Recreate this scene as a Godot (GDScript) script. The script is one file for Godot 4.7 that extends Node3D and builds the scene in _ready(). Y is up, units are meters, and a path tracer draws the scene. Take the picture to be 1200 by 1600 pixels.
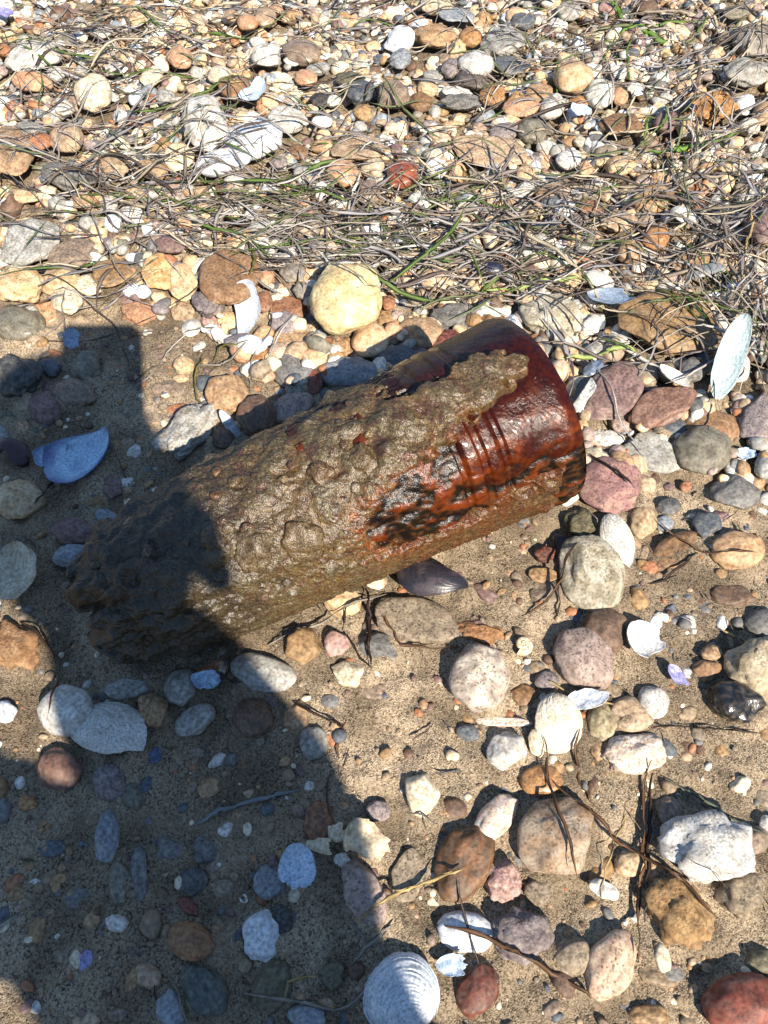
extends Node3D
# A rusted, encrusted metal cylinder lying on a pebble beach with shells and dried seagrass, photographed from above by a crouching person whose shadow falls across the left.

var taken := {}
var rng := RandomNumberGenerator.new()
var n_low := FastNoiseLite.new()      # smooth noise, used at many scales
var n_cell := FastNoiseLite.new()
var ico := []                          # unit spheres [points, triangles] of rising detail
var HX := 400                          # height of what lies on the sand, 5 mm cells
var HZ := 420
var hg := PackedFloat32Array()
var owned := PackedByteArray()         # cells under a single stone or shell
const DUST := Color(0.40, 0.33, 0.24)
const H0 := Vector2(-1.0, -1.7)
const HC := 0.005
var M := {}
var PAL := {}
var SHELLPAL := {}
var sand_edge: Array = [Vector2(-0.5081, -0.5683), Vector2(-0.3834, -0.5773), Vector2(-0.2372, -0.5818), Vector2(-0.1694, -0.5508), Vector2(-0.1197, -0.4848), Vector2(-0.0239, -0.4848), Vector2(0.0613, -0.517), Vector2(0.1638, -0.454), Vector2(0.1618, -0.35), Vector2(0.227, -0.3829), Vector2(0.2725, -0.363), Vector2(0.3236, -0.35), Vector2(0.4829, -0.3437)]
var metal_edge: Array = [Vector2(1.050, -2.400), Vector2(0.686, -2.400), Vector2(0.706, -0.132), Vector2(0.757, -0.142), Vector2(0.805, -0.106), Vector2(0.845, -0.170), Vector2(0.887, -0.137), Vector2(0.923, -0.051), Vector2(0.953, 0.035), Vector2(0.953, 0.201), Vector2(0.931, 0.259), Vector2(0.878, 0.315), Vector2(0.847, 0.354), Vector2(0.788, 0.412), Vector2(0.757, 0.507), Vector2(0.712, 0.526), Vector2(0.652, 0.615), Vector2(0.611, 0.715), Vector2(0.571, 0.776), Vector2(0.554, 0.969), Vector2(0.568, 1.232), Vector2(0.628, 1.396), Vector2(0.686, 1.399), Vector2(0.750, 1.361), Vector2(0.830, 1.216), Vector2(0.902, 1.200), Vector2(0.950, 1.215), Vector2(0.987, 1.220), Vector2(1.050, 1.220)]

# ------------------------------------------------------------------ names and metas
func numbered(called: String) -> String:
	var k: int = taken.get(called, 0)
	taken[called] = k + 1
	return called if k == 0 else "%s_%03d" % [called, k]

func tag(o: Node, label: String, category: String, group := "", kind := "") -> void:
	if label: o.set_meta("label", label)
	if category: o.set_meta("category", category)
	if group: o.set_meta("group", group)
	if kind: o.set_meta("kind", kind)

func put(called: String, mesh: Mesh, mat: Material, parent: Node = self) -> MeshInstance3D:
	var o := MeshInstance3D.new()
	o.name = numbered(called) if parent == self else called
	o.mesh = mesh
	o.material_override = mat
	o.cast_shadow = GeometryInstance3D.SHADOW_CASTING_SETTING_ON
	parent.add_child(o, true)
	return o

# ------------------------------------------------------------------ colour
func lin(r: int, g: int, b: int) -> Color:
	return Color(r / 255.0, g / 255.0, b / 255.0).srgb_to_linear()

func noise_tex(size: int, freq: float, kind: int, octaves: int, stops: Array, seed_: int, normal := 0.0, cellret := 0) -> NoiseTexture2D:
	var n := FastNoiseLite.new()
	n.noise_type = kind
	n.seed = seed_
	n.frequency = freq
	n.fractal_type = FastNoiseLite.FRACTAL_FBM if octaves > 1 else FastNoiseLite.FRACTAL_NONE
	n.fractal_octaves = octaves
	n.cellular_return_type = cellret
	var t := NoiseTexture2D.new()
	t.width = size
	t.height = size
	t.seamless = true
	t.seamless_blend_skirt = 0.15
	t.noise = n
	if normal > 0.0:
		t.as_normal_map = true
		t.bump_strength = normal
	elif stops.size():
		var g := Gradient.new()
		var off := PackedFloat32Array()
		var col := PackedColorArray()
		for s in stops:
			off.append(s[0])
			col.append(s[1])
		g.offsets = off
		g.colors = col
		t.color_ramp = g
	return t

func gray(v: float) -> Color:
	return Color(v, v, v)

func mat(tex: Texture2D, nrm: Texture2D, scale_: float, rough: float, nscale: float, spec := 0.5) -> StandardMaterial3D:
	var m := StandardMaterial3D.new()
	m.vertex_color_use_as_albedo = true
	m.albedo_texture = tex
	m.roughness = rough
	m.metallic_specular = spec
	if nrm:
		m.normal_enabled = true
		m.normal_texture = nrm
		m.normal_scale = nscale
	m.uv1_triplanar = true
	m.uv1_world_triplanar = true
	m.uv1_scale = Vector3.ONE * scale_
	return m

func make_materials() -> void:
	var fine := noise_tex(512, 0.05, FastNoiseLite.TYPE_SIMPLEX_SMOOTH, 5, [[0.0, gray(0.52)], [0.36, gray(0.80)], [0.6, gray(0.96)], [1.0, gray(1.0)]], 3)
	var speck := noise_tex(512, 0.11, FastNoiseLite.TYPE_CELLULAR, 1, [[0.0, gray(0.52)], [0.25, gray(0.84)], [0.6, gray(0.96)], [1.0, gray(1.0)]], 5, 0.0, FastNoiseLite.RETURN_CELL_VALUE)
	var fine_n := noise_tex(512, 0.05, FastNoiseLite.TYPE_SIMPLEX_SMOOTH, 5, [], 7, 3.0)
	var pits_n := noise_tex(512, 0.07, FastNoiseLite.TYPE_CELLULAR, 2, [], 9, 5.0, FastNoiseLite.RETURN_DISTANCE)
	M.stone = mat(fine, fine_n, 11.0, 0.62, 0.55, 0.45)
	M.speckled = mat(speck, fine_n, 14.0, 0.72, 0.8, 0.4)
	M.rough = mat(fine, pits_n, 13.0, 0.85, 1.0, 0.3)
	M.shell = mat(fine, fine_n, 17.0, 0.38, 0.35, 0.5)
	M.gloss = mat(fine, fine_n, 13.0, 0.22, 0.35, 0.5)
	M.grass = mat(fine, fine_n, 40.0, 0.6, 0.6, 0.4)
	# sand: a colour for every grain
	var grains := noise_tex(1024, 0.21, FastNoiseLite.TYPE_CELLULAR, 1, [[0.0, Color(0.36, 0.33, 0.30)], [0.1, Color(0.60, 0.56, 0.51)], [0.35, Color(0.80, 0.76, 0.70)], [0.6, Color(0.90, 0.86, 0.80)], [0.85, Color(0.98, 0.95, 0.90)], [1.0, Color(1.0, 0.98, 0.93)]], 11, 0.0, FastNoiseLite.RETURN_CELL_VALUE)
	var grains_n := noise_tex(1024, 0.16, FastNoiseLite.TYPE_SIMPLEX_SMOOTH, 3, [], 11, 7.0)
	M.sand = mat(grains, grains_n, 4.3, 0.9, 1.0, 0.3)
	# the crust on the cylinder: cemented sand with bright grains, the whitest painted in as sun sparkle
	var cg := noise_tex(1024, 0.16, FastNoiseLite.TYPE_CELLULAR, 1, [[0.0, Color(0.36, 0.30, 0.24)], [0.3, Color(0.62, 0.54, 0.44)], [0.66, Color(0.84, 0.77, 0.64)], [0.9, Color(0.96, 0.92, 0.82)], [0.97, Color(1.0, 1.0, 1.0)], [1.0, Color(1.0, 1.0, 1.0)]], 13, 0.0, FastNoiseLite.RETURN_CELL_VALUE)
	var cn := noise_tex(1024, 0.12, FastNoiseLite.TYPE_CELLULAR, 2, [], 14, 8.0, FastNoiseLite.RETURN_DISTANCE)
	M.crust = mat(cg, cn, 7.0, 0.42, 0.55, 0.5)
	var rust := noise_tex(512, 0.03, FastNoiseLite.TYPE_SIMPLEX_SMOOTH, 5, [[0.0, gray(0.45)], [0.5, gray(0.85)], [1.0, gray(1.0)]], 15)
	var drops := noise_tex(1024, 0.10, FastNoiseLite.TYPE_CELLULAR, 2, [], 16, 5.0, FastNoiseLite.RETURN_DISTANCE)
	M.metal = mat(rust, drops, 13.0, 0.24, 0.6, 0.32)
	M.scab = mat(rust, drops, 12.0, 0.32, 0.7, 0.4)
	M.metal.clearcoat_enabled = true
	M.metal.clearcoat = 0.12
	M.metal.clearcoat_roughness = 0.15
	M.plain = mat(fine, fine_n, 6.0, 0.75, 0.3, 0.4)

func make_palettes() -> void:
	# name: [main, second] as seen sRGB albedo of the dry stone
	PAL = {
		"white": [lin(214, 210, 200), lin(188, 181, 168)], "creamwhite": [lin(224, 210, 180), lin(206, 184, 146)], "bluewhite": [lin(196, 204, 214), lin(218, 220, 220)],
		"palewhite": [lin(206, 208, 194), lin(186, 186, 168)], "pinkwhite": [lin(220, 206, 192), lin(206, 180, 156)], "whitegrey": [lin(216, 214, 208), lin(176, 174, 170)],
		"cream": [lin(212, 184, 138), lin(190, 152, 102)], "creamyellow": [lin(226, 206, 150), lin(212, 184, 120)], "creampeach": [lin(218, 186, 144), lin(206, 160, 112)],
		"creamorange": [lin(222, 188, 124), lin(204, 142, 70)], "creamtan": [lin(200, 172, 130), lin(176, 140, 96)], "creamgrey": [lin(200, 184, 152), lin(168, 150, 118)],
		"creampink": [lin(208, 182, 150), lin(196, 156, 128)], "palegrey": [lin(168, 166, 158), lin(142, 138, 128)], "grey": [lin(120, 118, 114), lin(98, 96, 94)],
		"warmgrey": [lin(146, 136, 122), lin(122, 112, 100)], "darkgrey": [lin(72, 74, 76), lin(96, 96, 94)], "dark": [lin(46, 46, 50), lin(66, 62, 60)],
		"slate": [lin(78, 86, 96), lin(98, 102, 106)], "bluegrey": [lin(120, 130, 140), lin(146, 150, 152)], "slategreen": [lin(78, 84, 80), lin(96, 98, 88)],
		"tan": [lin(180, 146, 104), lin(156, 120, 82)], "tancream": [lin(196, 158, 112), lin(168, 126, 82)], "tanbrown": [lin(154, 116, 76), lin(134, 96, 60)], "beige": [lin(186, 158, 124), lin(160, 132, 100)],
		"greybeige": [lin(164, 146, 124), lin(148, 118, 88)], "greytan": [lin(146, 130, 106), lin(126, 110, 90)], "sand": [lin(150, 128, 98), lin(136, 114, 86)],
		"ochre": [lin(178, 128, 66), lin(150, 102, 52)], "ochretan": [lin(168, 132, 82), lin(140, 106, 64)], "ochrebrown": [lin(138, 100, 58), lin(110, 78, 46)],
		"orange": [lin(176, 116, 72), lin(150, 92, 54)], "orangebrown": [lin(148, 100, 64), lin(124, 80, 52)], "orangepink": [lin(192, 142, 104), lin(174, 122, 84)], "orangetan": [lin(160, 114, 68), lin(136, 92, 56)],
		"brick": [lin(136, 66, 46), lin(112, 54, 40)], "brickorange": [lin(160, 78, 40), lin(124, 54, 30)], "brickbrown": [lin(112, 58, 40), lin(90, 48, 36)],
		"brown": [lin(112, 84, 62), lin(92, 70, 54)], "brownorange": [lin(92, 68, 46), lin(124, 82, 42)], "mauve": [lin(132, 102, 96), lin(112, 86, 80)], "mauvebrown": [lin(138, 100, 80), lin(114, 80, 66)],
		"mauvegrey": [lin(140, 128, 126), lin(118, 106, 106)], "darkmauve": [lin(84, 70, 72), lin(70, 58, 60)], "purple": [lin(144, 102, 102), lin(160, 116, 104)], "taupe": [lin(146, 124, 102), lin(124, 104, 86)],
		"darktaupe": [lin(98, 86, 80), lin(82, 72, 68)], "pink": [lin(188, 152, 140), lin(166, 126, 116)], "pinkgrey": [lin(172, 150, 138), lin(148, 126, 114)], "peach": [lin(204, 158, 116), lin(186, 134, 92)],
		"olive": [lin(104, 98, 72), lin(88, 82, 60)], "olivegrey": [lin(128, 122, 104), lin(106, 100, 84)], "olivecream": [lin(164, 150, 114), lin(140, 124, 88)],
		"porous": [lin(188, 180, 158), lin(150, 140, 116)], "granite": [lin(206, 192, 172), lin(150, 134, 120)], "charcoal": [lin(24, 25, 28), lin(38, 38, 40)],
	}
	# name: [outside, inside, stripe or edge]
	for k in PAL:
		for e in 2:
			var c: Color = PAL[k][e]
			var l := 0.3 * c.r + 0.59 * c.g + 0.11 * c.b
			PAL[k][e] = c.lerp(Color(l, l, l), 0.15)
	SHELLPAL = {
		"white": [lin(206, 203, 194), lin(208, 206, 200), lin(160, 152, 138)], "bluewhite": [lin(200, 203, 208), lin(202, 208, 216), lin(150, 156, 168)], "blue": [lin(54, 60, 84), lin(176, 206, 228), lin(88, 104, 150)],
		"paleblue": [lin(160, 172, 190), lin(190, 208, 224), lin(120, 136, 164)], "violet": [lin(70, 58, 96), lin(150, 148, 190), lin(64, 54, 104)], "darkblue": [lin(30, 34, 50), lin(120, 130, 160), lin(48, 54, 80)],
		"creamstripe": [lin(222, 206, 172), lin(232, 226, 214), lin(196, 150, 96)], "greystripe": [lin(140, 142, 142), lin(180, 184, 186), lin(84, 88, 92)], "bluegrey": [lin(110, 122, 140), lin(150, 166, 184), lin(70, 78, 98)],
		"aqua": [lin(120, 130, 138), lin(178, 198, 198), lin(112, 130, 142)], "blackwhite": [lin(206, 206, 200), lin(220, 220, 216), lin(28, 30, 34)], "maroon": [lin(58, 30, 38), lin(120, 90, 100), lin(40, 22, 30)],
		"creamgrey": [lin(196, 184, 158), lin(206, 194, 168), lin(150, 122, 88)], "darkmussel": [lin(40, 38, 46), lin(120, 126, 146), lin(66, 58, 62)], "cup": [lin(200, 196, 190), lin(222, 222, 220), lin(170, 164, 156)],
		"cream": [lin(222, 208, 178), lin(226, 214, 188), lin(190, 166, 126)], "whitecream": [lin(222, 214, 196), lin(226, 218, 202), lin(184, 160, 126)], "cupblue": [lin(220, 218, 210), lin(196, 206, 220), lin(196, 186, 170)],
		"layered": [lin(214, 196, 160), lin(222, 206, 174), lin(140, 104, 70)], "whiteblue": [lin(206, 212, 216), lin(220, 222, 224), lin(150, 160, 172)],
	}

# ------------------------------------------------------------------ unit spheres
func make_ico() -> void:
	var t := (1.0 + sqrt(5.0)) / 2.0
	var p: Array[Vector3] = []
	for v in [Vector3(-1, t, 0), Vector3(1, t, 0), Vector3(-1, -t, 0), Vector3(1, -t, 0), Vector3(0, -1, t), Vector3(0, 1, t), Vector3(0, -1, -t), Vector3(0, 1, -t), Vector3(t, 0, -1), Vector3(t, 0, 1), Vector3(-t, 0, -1), Vector3(-t, 0, 1)]:
		p.append(v.normalized())
	var f: Array = [0, 11, 5, 0, 5, 1, 0, 1, 7, 0, 7, 10, 0, 10, 11, 1, 5, 9, 5, 11, 4, 11, 10, 2, 10, 7, 6, 7, 1, 8, 3, 9, 4, 3, 4, 2, 3, 2, 6, 3, 6, 8, 3, 8, 9, 4, 9, 5, 2, 4, 11, 6, 2, 10, 8, 6, 7, 9, 8, 1]
	for level in 5:
		ico.append([PackedVector3Array(p), PackedInt32Array(f)])
		var mid := {}
		var g: Array = []
		for i in range(0, f.size(), 3):
			var m := []
			for e in 3:
				var a: int = f[i + e]
				var b: int = f[i + (e + 1) % 3]
				var key := mini(a, b) * 100000 + maxi(a, b)
				if not mid.has(key):
					mid[key] = p.size()
					p.append((p[a] + p[b]).normalized())
				m.append(mid[key])
			g.append_array([f[i], m[0], m[2], f[i + 1], m[1], m[0], f[i + 2], m[2], m[1], m[0], m[1], m[2]])
		f = g

# one bag of triangles: v, n, c, i; counter-clockwise outwards, turned round when committed
class Bag:
	var v := PackedVector3Array()
	var c := PackedColorArray()
	var i := PackedInt32Array()
	func quad(a: int, b: int, d: int, e: int) -> void:
		i.append_array(PackedInt32Array([a, b, d, a, d, e]))
	func mesh() -> ArrayMesh:
		var n := PackedVector3Array()
		n.resize(v.size())
		var k := PackedInt32Array()
		k.resize(i.size())
		for t in range(0, i.size(), 3):
			var a := i[t]
			var b := i[t + 1]
			var d := i[t + 2]
			var w := (v[b] - v[a]).cross(v[d] - v[a])
			n[a] += w
			n[b] += w
			n[d] += w
			k[t] = a
			k[t + 1] = d
			k[t + 2] = b
		for t in n.size():
			n[t] = n[t].normalized() if n[t].length_squared() > 1e-24 else Vector3.UP
		var arr := []
		arr.resize(Mesh.ARRAY_MAX)
		arr[Mesh.ARRAY_VERTEX] = v
		arr[Mesh.ARRAY_NORMAL] = n
		arr[Mesh.ARRAY_COLOR] = c
		arr[Mesh.ARRAY_INDEX] = k
		var m := ArrayMesh.new()
		m.add_surface_from_arrays(Mesh.PRIMITIVE_TRIANGLES, arr)
		return m

# ------------------------------------------------------------------ stones
# adds a stone to a bag. half = half sizes, shape: r rounded, a angular, f flat slab, l lumpy
func add_stone(bag: Bag, level: int, half: Vector3, shape: String, c1: Color, c2: Color, at: Transform3D, veins := 0.0) -> void:
	var pts: PackedVector3Array = ico[level][0]
	var tri: PackedInt32Array = ico[level][1]
	var off := Vector3(rng.randf() * 90.0, rng.randf() * 90.0, rng.randf() * 90.0)
	var cuts: Array[Vector3] = []
	var hs: Array[float] = []
	var count := 4
	var low := 0.9
	var high := 1.02
	var wob := 0.10
	var fine := 0.012
	var soft := 0.05
	match shape:
		"a":
			count = 9
			low = 0.68
			high = 0.92
			wob = 0.09
			soft = 0.03
		"f":
			count = 7
			low = 0.74
			high = 0.95
			wob = 0.10
			soft = 0.035
		"l":
			count = 5
			low = 0.8
			high = 0.98
			wob = 0.22
			fine = 0.045
	for k in count:
		var d := Vector3(rng.randfn(), rng.randfn() * 0.7, rng.randfn()).normalized()
		cuts.append(d)
		hs.append(rng.randf_range(low, high))
	if shape == "f" or shape == "a":
		cuts.append(Vector3(rng.randfn() * 0.12, 1, rng.randfn() * 0.12).normalized())
		hs.append(0.62 if shape == "f" else 0.8)
	var first := bag.v.size()
	var tint := 1.0 + rng.randf_range(-0.08, 0.08)
	var vein_n := Vector3(rng.randfn(), rng.randfn(), rng.randfn()).normalized()
	var vein_w := rng.randf_range(2.0, 4.0)
	for d in pts:
		var r := 1.0
		for k in cuts.size():
			var s := d.dot(cuts[k])
			if s > 0.15:
				var lim := hs[k] / s
				# smooth minimum rounds the edges
				var h := clampf(0.5 + 0.5 * (lim - r) / soft, 0.0, 1.0)
				r = lerpf(lim, r, h) - soft * h * (1.0 - h)
		var q := d * 1.15 + off
		r *= 1.0 + wob * n_low.get_noise_3d(q.x, q.y, q.z)
		if level > 1:
			var q2 := d * 4.5 + off
			r *= 1.0 + fine * 1.6 * n_low.get_noise_3d(q2.x, q2.y, q2.z)
		if level > 2:
			var q3 := d * 12.0 + off
			r *= 1.0 + fine * 0.7 * n_low.get_noise_3d(q3.x, q3.y, q3.z)
		var p := Vector3(d.x * r * half.x, d.y * r * half.y, d.z * r * half.z)
		bag.v.append(at * p)
		var qc := d * 2.2 - off
		var m := clampf(0.5 + 1.3 * n_low.get_noise_3d(qc.x, qc.y, qc.z), 0.0, 1.0)
		var col := c1.lerp(c2, m)
		if level > 1:
			var qf := d * 9.0 + off * 2.0
			col = col * (tint * (1.0 + 0.24 * n_low.get_noise_3d(qf.x, qf.y, qf.z)))
			if veins > 0.0:
				var w := absf(sin(d.dot(vein_n) * vein_w * 3.0 + 1.5 * n_low.get_noise_3d(qc.x * 1.4, qc.y, qc.z)))
				col = col * lerpf(1.0, 1.0 - veins, clampf(1.0 - w * 5.0, 0.0, 1.0))
			# thin veil of dried sand, mostly low on the sides
			if level > 2:
				var qd := d * 3.1 + off * 1.3
				var dust := smoothstep(0.05, 0.55, n_low.get_noise_3d(qd.x, qd.y, qd.z) + 0.25 * n_low.get_noise_3d(qd.x * 5.0, qd.y * 5.0, qd.z * 5.0))
				col = col.lerp(DUST, dust * 0.5 * clampf(0.75 - 0.6 * d.y, 0.0, 1.0))
				var qs := d * 1.7 - off * 0.7
				var stain := smoothstep(0.3, 0.6, n_low.get_noise_3d(qs.x, qs.y, qs.z) + 0.3 * n_low.get_noise_3d(qs.x * 6.0, qs.y * 6.0, qs.z * 6.0))
				col = col * Color(1, 1, 1).lerp(Color(0.72, 0.62, 0.5), stain * 0.4)
				var pit := n_low.get_noise_3d(qf.x * 2.3, qf.y * 2.3, qf.z * 2.3)
				col = col * (1.0 - 0.35 * smoothstep(0.45, 0.7, pit))
		else:
			col = col * tint
		col.a = 1.0
		bag.c.append(col)
	for k in tri:
		bag.i.append(first + k)

func raise(x: float, z: float, a: float, b: float, yaw: float, top: float, c: float, single := false) -> void:
	var rad := maxf(a, b)
	var i0 := maxi(0, int((x - rad - H0.x) / HC))
	var i1 := mini(HX - 1, int((x + rad - H0.x) / HC) + 1)
	var j0 := maxi(0, int((z - rad - H0.y) / HC))
	var j1 := mini(HZ - 1, int((z + rad - H0.y) / HC) + 1)
	var co := cos(yaw)
	var si := sin(yaw)
	for j in range(j0, j1 + 1):
		for i in range(i0, i1 + 1):
			var dx := H0.x + i * HC - x
			var dz := H0.y + j * HC - z
			var u := (dx * co - dz * si) / a
			var w := (dx * si + dz * co) / b
			var s := u * u + w * w
			if s < 1.0:
				var y := top - c + c * sqrt(1.0 - s * s)
				if y > hg[j * HX + i]: hg[j * HX + i] = y
				if single and s < 0.8: owned[j * HX + i] = 1

func height(x: float, z: float) -> float:
	var i := int((x - H0.x) / HC)
	var j := int((z - H0.y) / HC)
	if i < 0 or j < 0 or i >= HX or j >= HZ: return 0.006
	return hg[j * HX + i]

func is_owned(x: float, z: float) -> bool:
	var i := int((x - H0.x) / HC)
	var j := int((z - H0.y) / HC)
	return i >= 0 and j >= 0 and i < HX and j < HZ and owned[j * HX + i] == 1

func stone(called: String, label: String, at: Vector3, half: Vector3, yaw: float, colour: String, shape: String) -> void:
	var bag := Bag.new()
	var big := maxf(half.x, half.z)
	var lvl := 4 if big > 0.03 else 3
	var pair: Array = PAL[colour]
	var veins := 0.0
	if rng.randf() < 0.5: veins = rng.randf_range(0.15, 0.45)
	if label.contains("lined") or label.contains("lines") or label.contains("strip") or label.contains("vein"): veins = 0.5
	if colour.contains("white") and not label.contains("crack"): veins = 0.0
	add_stone(bag, lvl, half * Vector3(1.04, 1.0, 1.04), shape, pair[0], pair[1], Transform3D.IDENTITY, veins)
	var m: Material = M.stone
	if shape == "l" or colour == "porous": m = M.rough
	elif colour in ["granite", "greybeige", "pinkgrey", "mauvegrey", "purple", "whitegrey", "greytan", "creampink"]: m = M.speckled
	elif label.contains("glossy") or label.contains("smooth"): m = M.shell
	if colour == "charcoal": m = M.gloss
	var o := put(called, bag.mesh(), m)
	o.position = at
	o.rotation = Vector3(deg_to_rad(rng.randf_range(-5, 5)), deg_to_rad(yaw), deg_to_rad(rng.randf_range(-5, 5)))
	tag(o, label, {"stone": "stone", "pebble": "pebble"}.get(called, "charcoal"), "stones and pebbles lying on the beach")
	raise(at.x, at.z, half.x, half.z, deg_to_rad(yaw), at.y + half.y * 0.96, half.y, true)

# ------------------------------------------------------------------ shells
func shell(label: String, at: Vector3, L: float, W: float, yaw: float, kind: String, side: String, tilt: float, broken: float, colour: String) -> void:
	var pal: Array = SHELLPAL[colour]
	var bag := Bag.new()
	var sd := rng.randf() * 100.0
	if kind == "snail":
		snail(bag, L, pal)
	else:
		var nu := 30
		var nv := 44
		if kind == "cockle":
			nu = 90
			nv = 60
		var deep := {"cockle": 0.34, "mussel": 0.33, "clam": 0.26, "oyster": 0.2, "frag": 0.2, "limpet": 0.4}
		var D: float = deep[kind] * minf(L, W)
		var thick := 0.05 * W if kind in ["oyster", "frag"] else 0.035 * W
		for layer in 2:
			for a in nu + 1:
				for b in nv + 1:
					var v := b * 2.0 / nv - 1.0
					var th := v * PI * 0.497
					var edge := 1.0
					if broken > 0.0:
						edge -= broken * clampf(0.4 + 1.2 * n_low.get_noise_2d(v * 2.2 + sd, 5.0) + 0.35 * n_low.get_noise_2d(v * 9.0 + sd, 9.0), 0.0, 1.0)
					edge += 0.015 * n_low.get_noise_2d(v * 12.0 + sd, 2.0)
					var u := pow(a * 1.0 / nu, 0.8) * edge
					var rr := u * L * cos(th)
					var x := rr * sin(th) * W / L
					var z := rr * cos(th)
					if kind == "mussel":
						x *= 0.40 + 0.68 * pow(clampf(z / L, 0.0, 1.0), 0.9)
						x += 0.10 * W * sin(PI * z / L)
					elif kind == "oyster":
						x *= 1.0 + 0.22 * n_low.get_noise_2d(z / L * 2.0 + sd, v)
					elif kind == "clam" or kind == "cockle":
						x += 0.06 * W * (z / L) * (1.0 - z / L) * 4.0
					var xn := x / (W * 0.5)
					var zn := (z - L * 0.5) / (L * 0.5)
					var rho := minf(1.0, xn * xn * 0.92 + zn * zn)
					var y := D * pow(1.0 - rho, 0.56) * (1.0 - 0.28 * zn)
					if kind == "limpet": y = D * (1.0 - sqrt(rho))
					if kind == "oyster" or kind == "frag":
						y += (0.10 if kind == "oyster" else 0.06) * W * n_low.get_noise_2d(x / W * 2.0 + sd, z / W * 2.0)
					var ring := 0.0
					if kind == "cockle":
						ring = sin(u * 100.0 + 5.0 * n_low.get_noise_2d(v * 1.2, u * 5.0 + sd)) * (0.6 + 0.8 * n_low.get_noise_2d(v * 4.0 + sd, u * 9.0))
						y += 0.0085 * W * ring * smoothstep(0.08, 0.3, u)
					else:
						ring = n_low.get_noise_2d(u * 17.0 + sd, v * 0.4)
						y += (0.012 if kind in ["clam", "oyster"] else 0.005) * W * ring
						if kind == "clam": y += 0.006 * W * sin(v * 46.0 + sd) * smoothstep(0.15, 0.5, u)
					if layer == 1: y -= thick * (0.35 + 0.65 * (1.0 - rho)) + 0.0003
					bag.v.append(Vector3(x, y, z - L * 0.5))
					var blot := n_low.get_noise_2d(x / W * 3.0 + sd, z / L * 3.0 - sd)
					var col: Color = pal[0]
					if layer == 0:
						col = pal[0].lerp(pal[2], clampf(0.28 + 0.55 * ring + 0.5 * blot, 0.0, 1.0) * (0.65 if kind == "cockle" else 0.75))
						if colour == "blackwhite" and absf(v - 0.2) > 0.42: col = pal[2]
						if colour == "darkmussel": col = pal[0].lerp(pal[2], smoothstep(0.1, 0.5, blot))
					else:
						var rim := smoothstep(0.78, 1.0, u / maxf(edge, 0.01))
						col = pal[1].lerp(pal[2], clampf(rim * (0.7 if kind == "mussel" else 0.25) + 0.45 * maxf(blot, 0.0) + 0.3 * maxf(ring, 0.0) + 0.2 * smoothstep(0.5, 0.0, u), 0.0, 1.0))
					col = col * (1.0 + 0.12 * n_low.get_noise_2d(x / W * 14.0 + sd, z / L * 14.0))
					col.a = 1.0
					bag.c.append(col)
		var st := nv + 1
		var lay := (nu + 1) * st
		for a in nu:
			for b in nv:
				var q := a * st + b
				bag.quad(q, q + st, q + st + 1, q + 1)
				bag.quad(lay + q, lay + q + 1, lay + q + st + 1, lay + q + st)
		for b in nv:
			var q := nu * st + b
			bag.quad(q, lay + q, lay + q + 1, q + 1)
	var names := {"cockle": "clam_shell", "clam": "clam_shell", "mussel": "mussel_shell", "oyster": "oyster_shell", "frag": "shell_fragment", "limpet": "limpet_shell", "snail": "snail_shell"}
	var o := put(names[kind], bag.mesh(), M.shell if kind != "oyster" else M.stone)
	var turn := Basis(Vector3.UP, deg_to_rad(yaw)) * Basis(Vector3.RIGHT, deg_to_rad(-tilt))
	if side == "in": turn = turn * Basis(Vector3.BACK, PI)
	var lift := 0.0
	if side == "in": lift = 0.30 * minf(L, W) + 0.004 + 0.3 * L * absf(sin(deg_to_rad(tilt)))
	o.transform = Transform3D(turn, at + Vector3(0, lift, 0))
	tag(o, label, "shell", "shells lying on the beach")
	raise(at.x, at.z, W * 0.45, L * 0.45, deg_to_rad(yaw), at.y + 0.12 * W, 0.1 * W, true)

func snail(bag: Bag, L: float, pal: Array) -> void:
	var rings := 90
	var seg := 14
	for a in rings + 1:
		var t := a * 1.0 / rings
		var ang := t * TAU * 2.6
		var R := L * 0.36 * pow(t, 1.3)
		var r := L * 0.02 + L * 0.19 * pow(t, 1.2)
		var c := Vector3(cos(ang) * R, L * 0.28 * (1.0 - t), sin(ang) * R)
		var out_ := Vector3(cos(ang), 0, sin(ang))
		for b in seg + 1:
			var w := b * TAU / seg
			bag.v.append(c + out_ * (cos(w) * r) + Vector3.UP * (sin(w) * r))
			bag.c.append(pal[0].lerp(pal[2], clampf(0.3 + 0.4 * sin(ang * 6.0), 0.0, 1.0)))
	for a in rings:
		for b in seg:
			var q := a * (seg + 1) + b
			bag.quad(q, q + 1, q + seg + 2, q + seg + 1)

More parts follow.
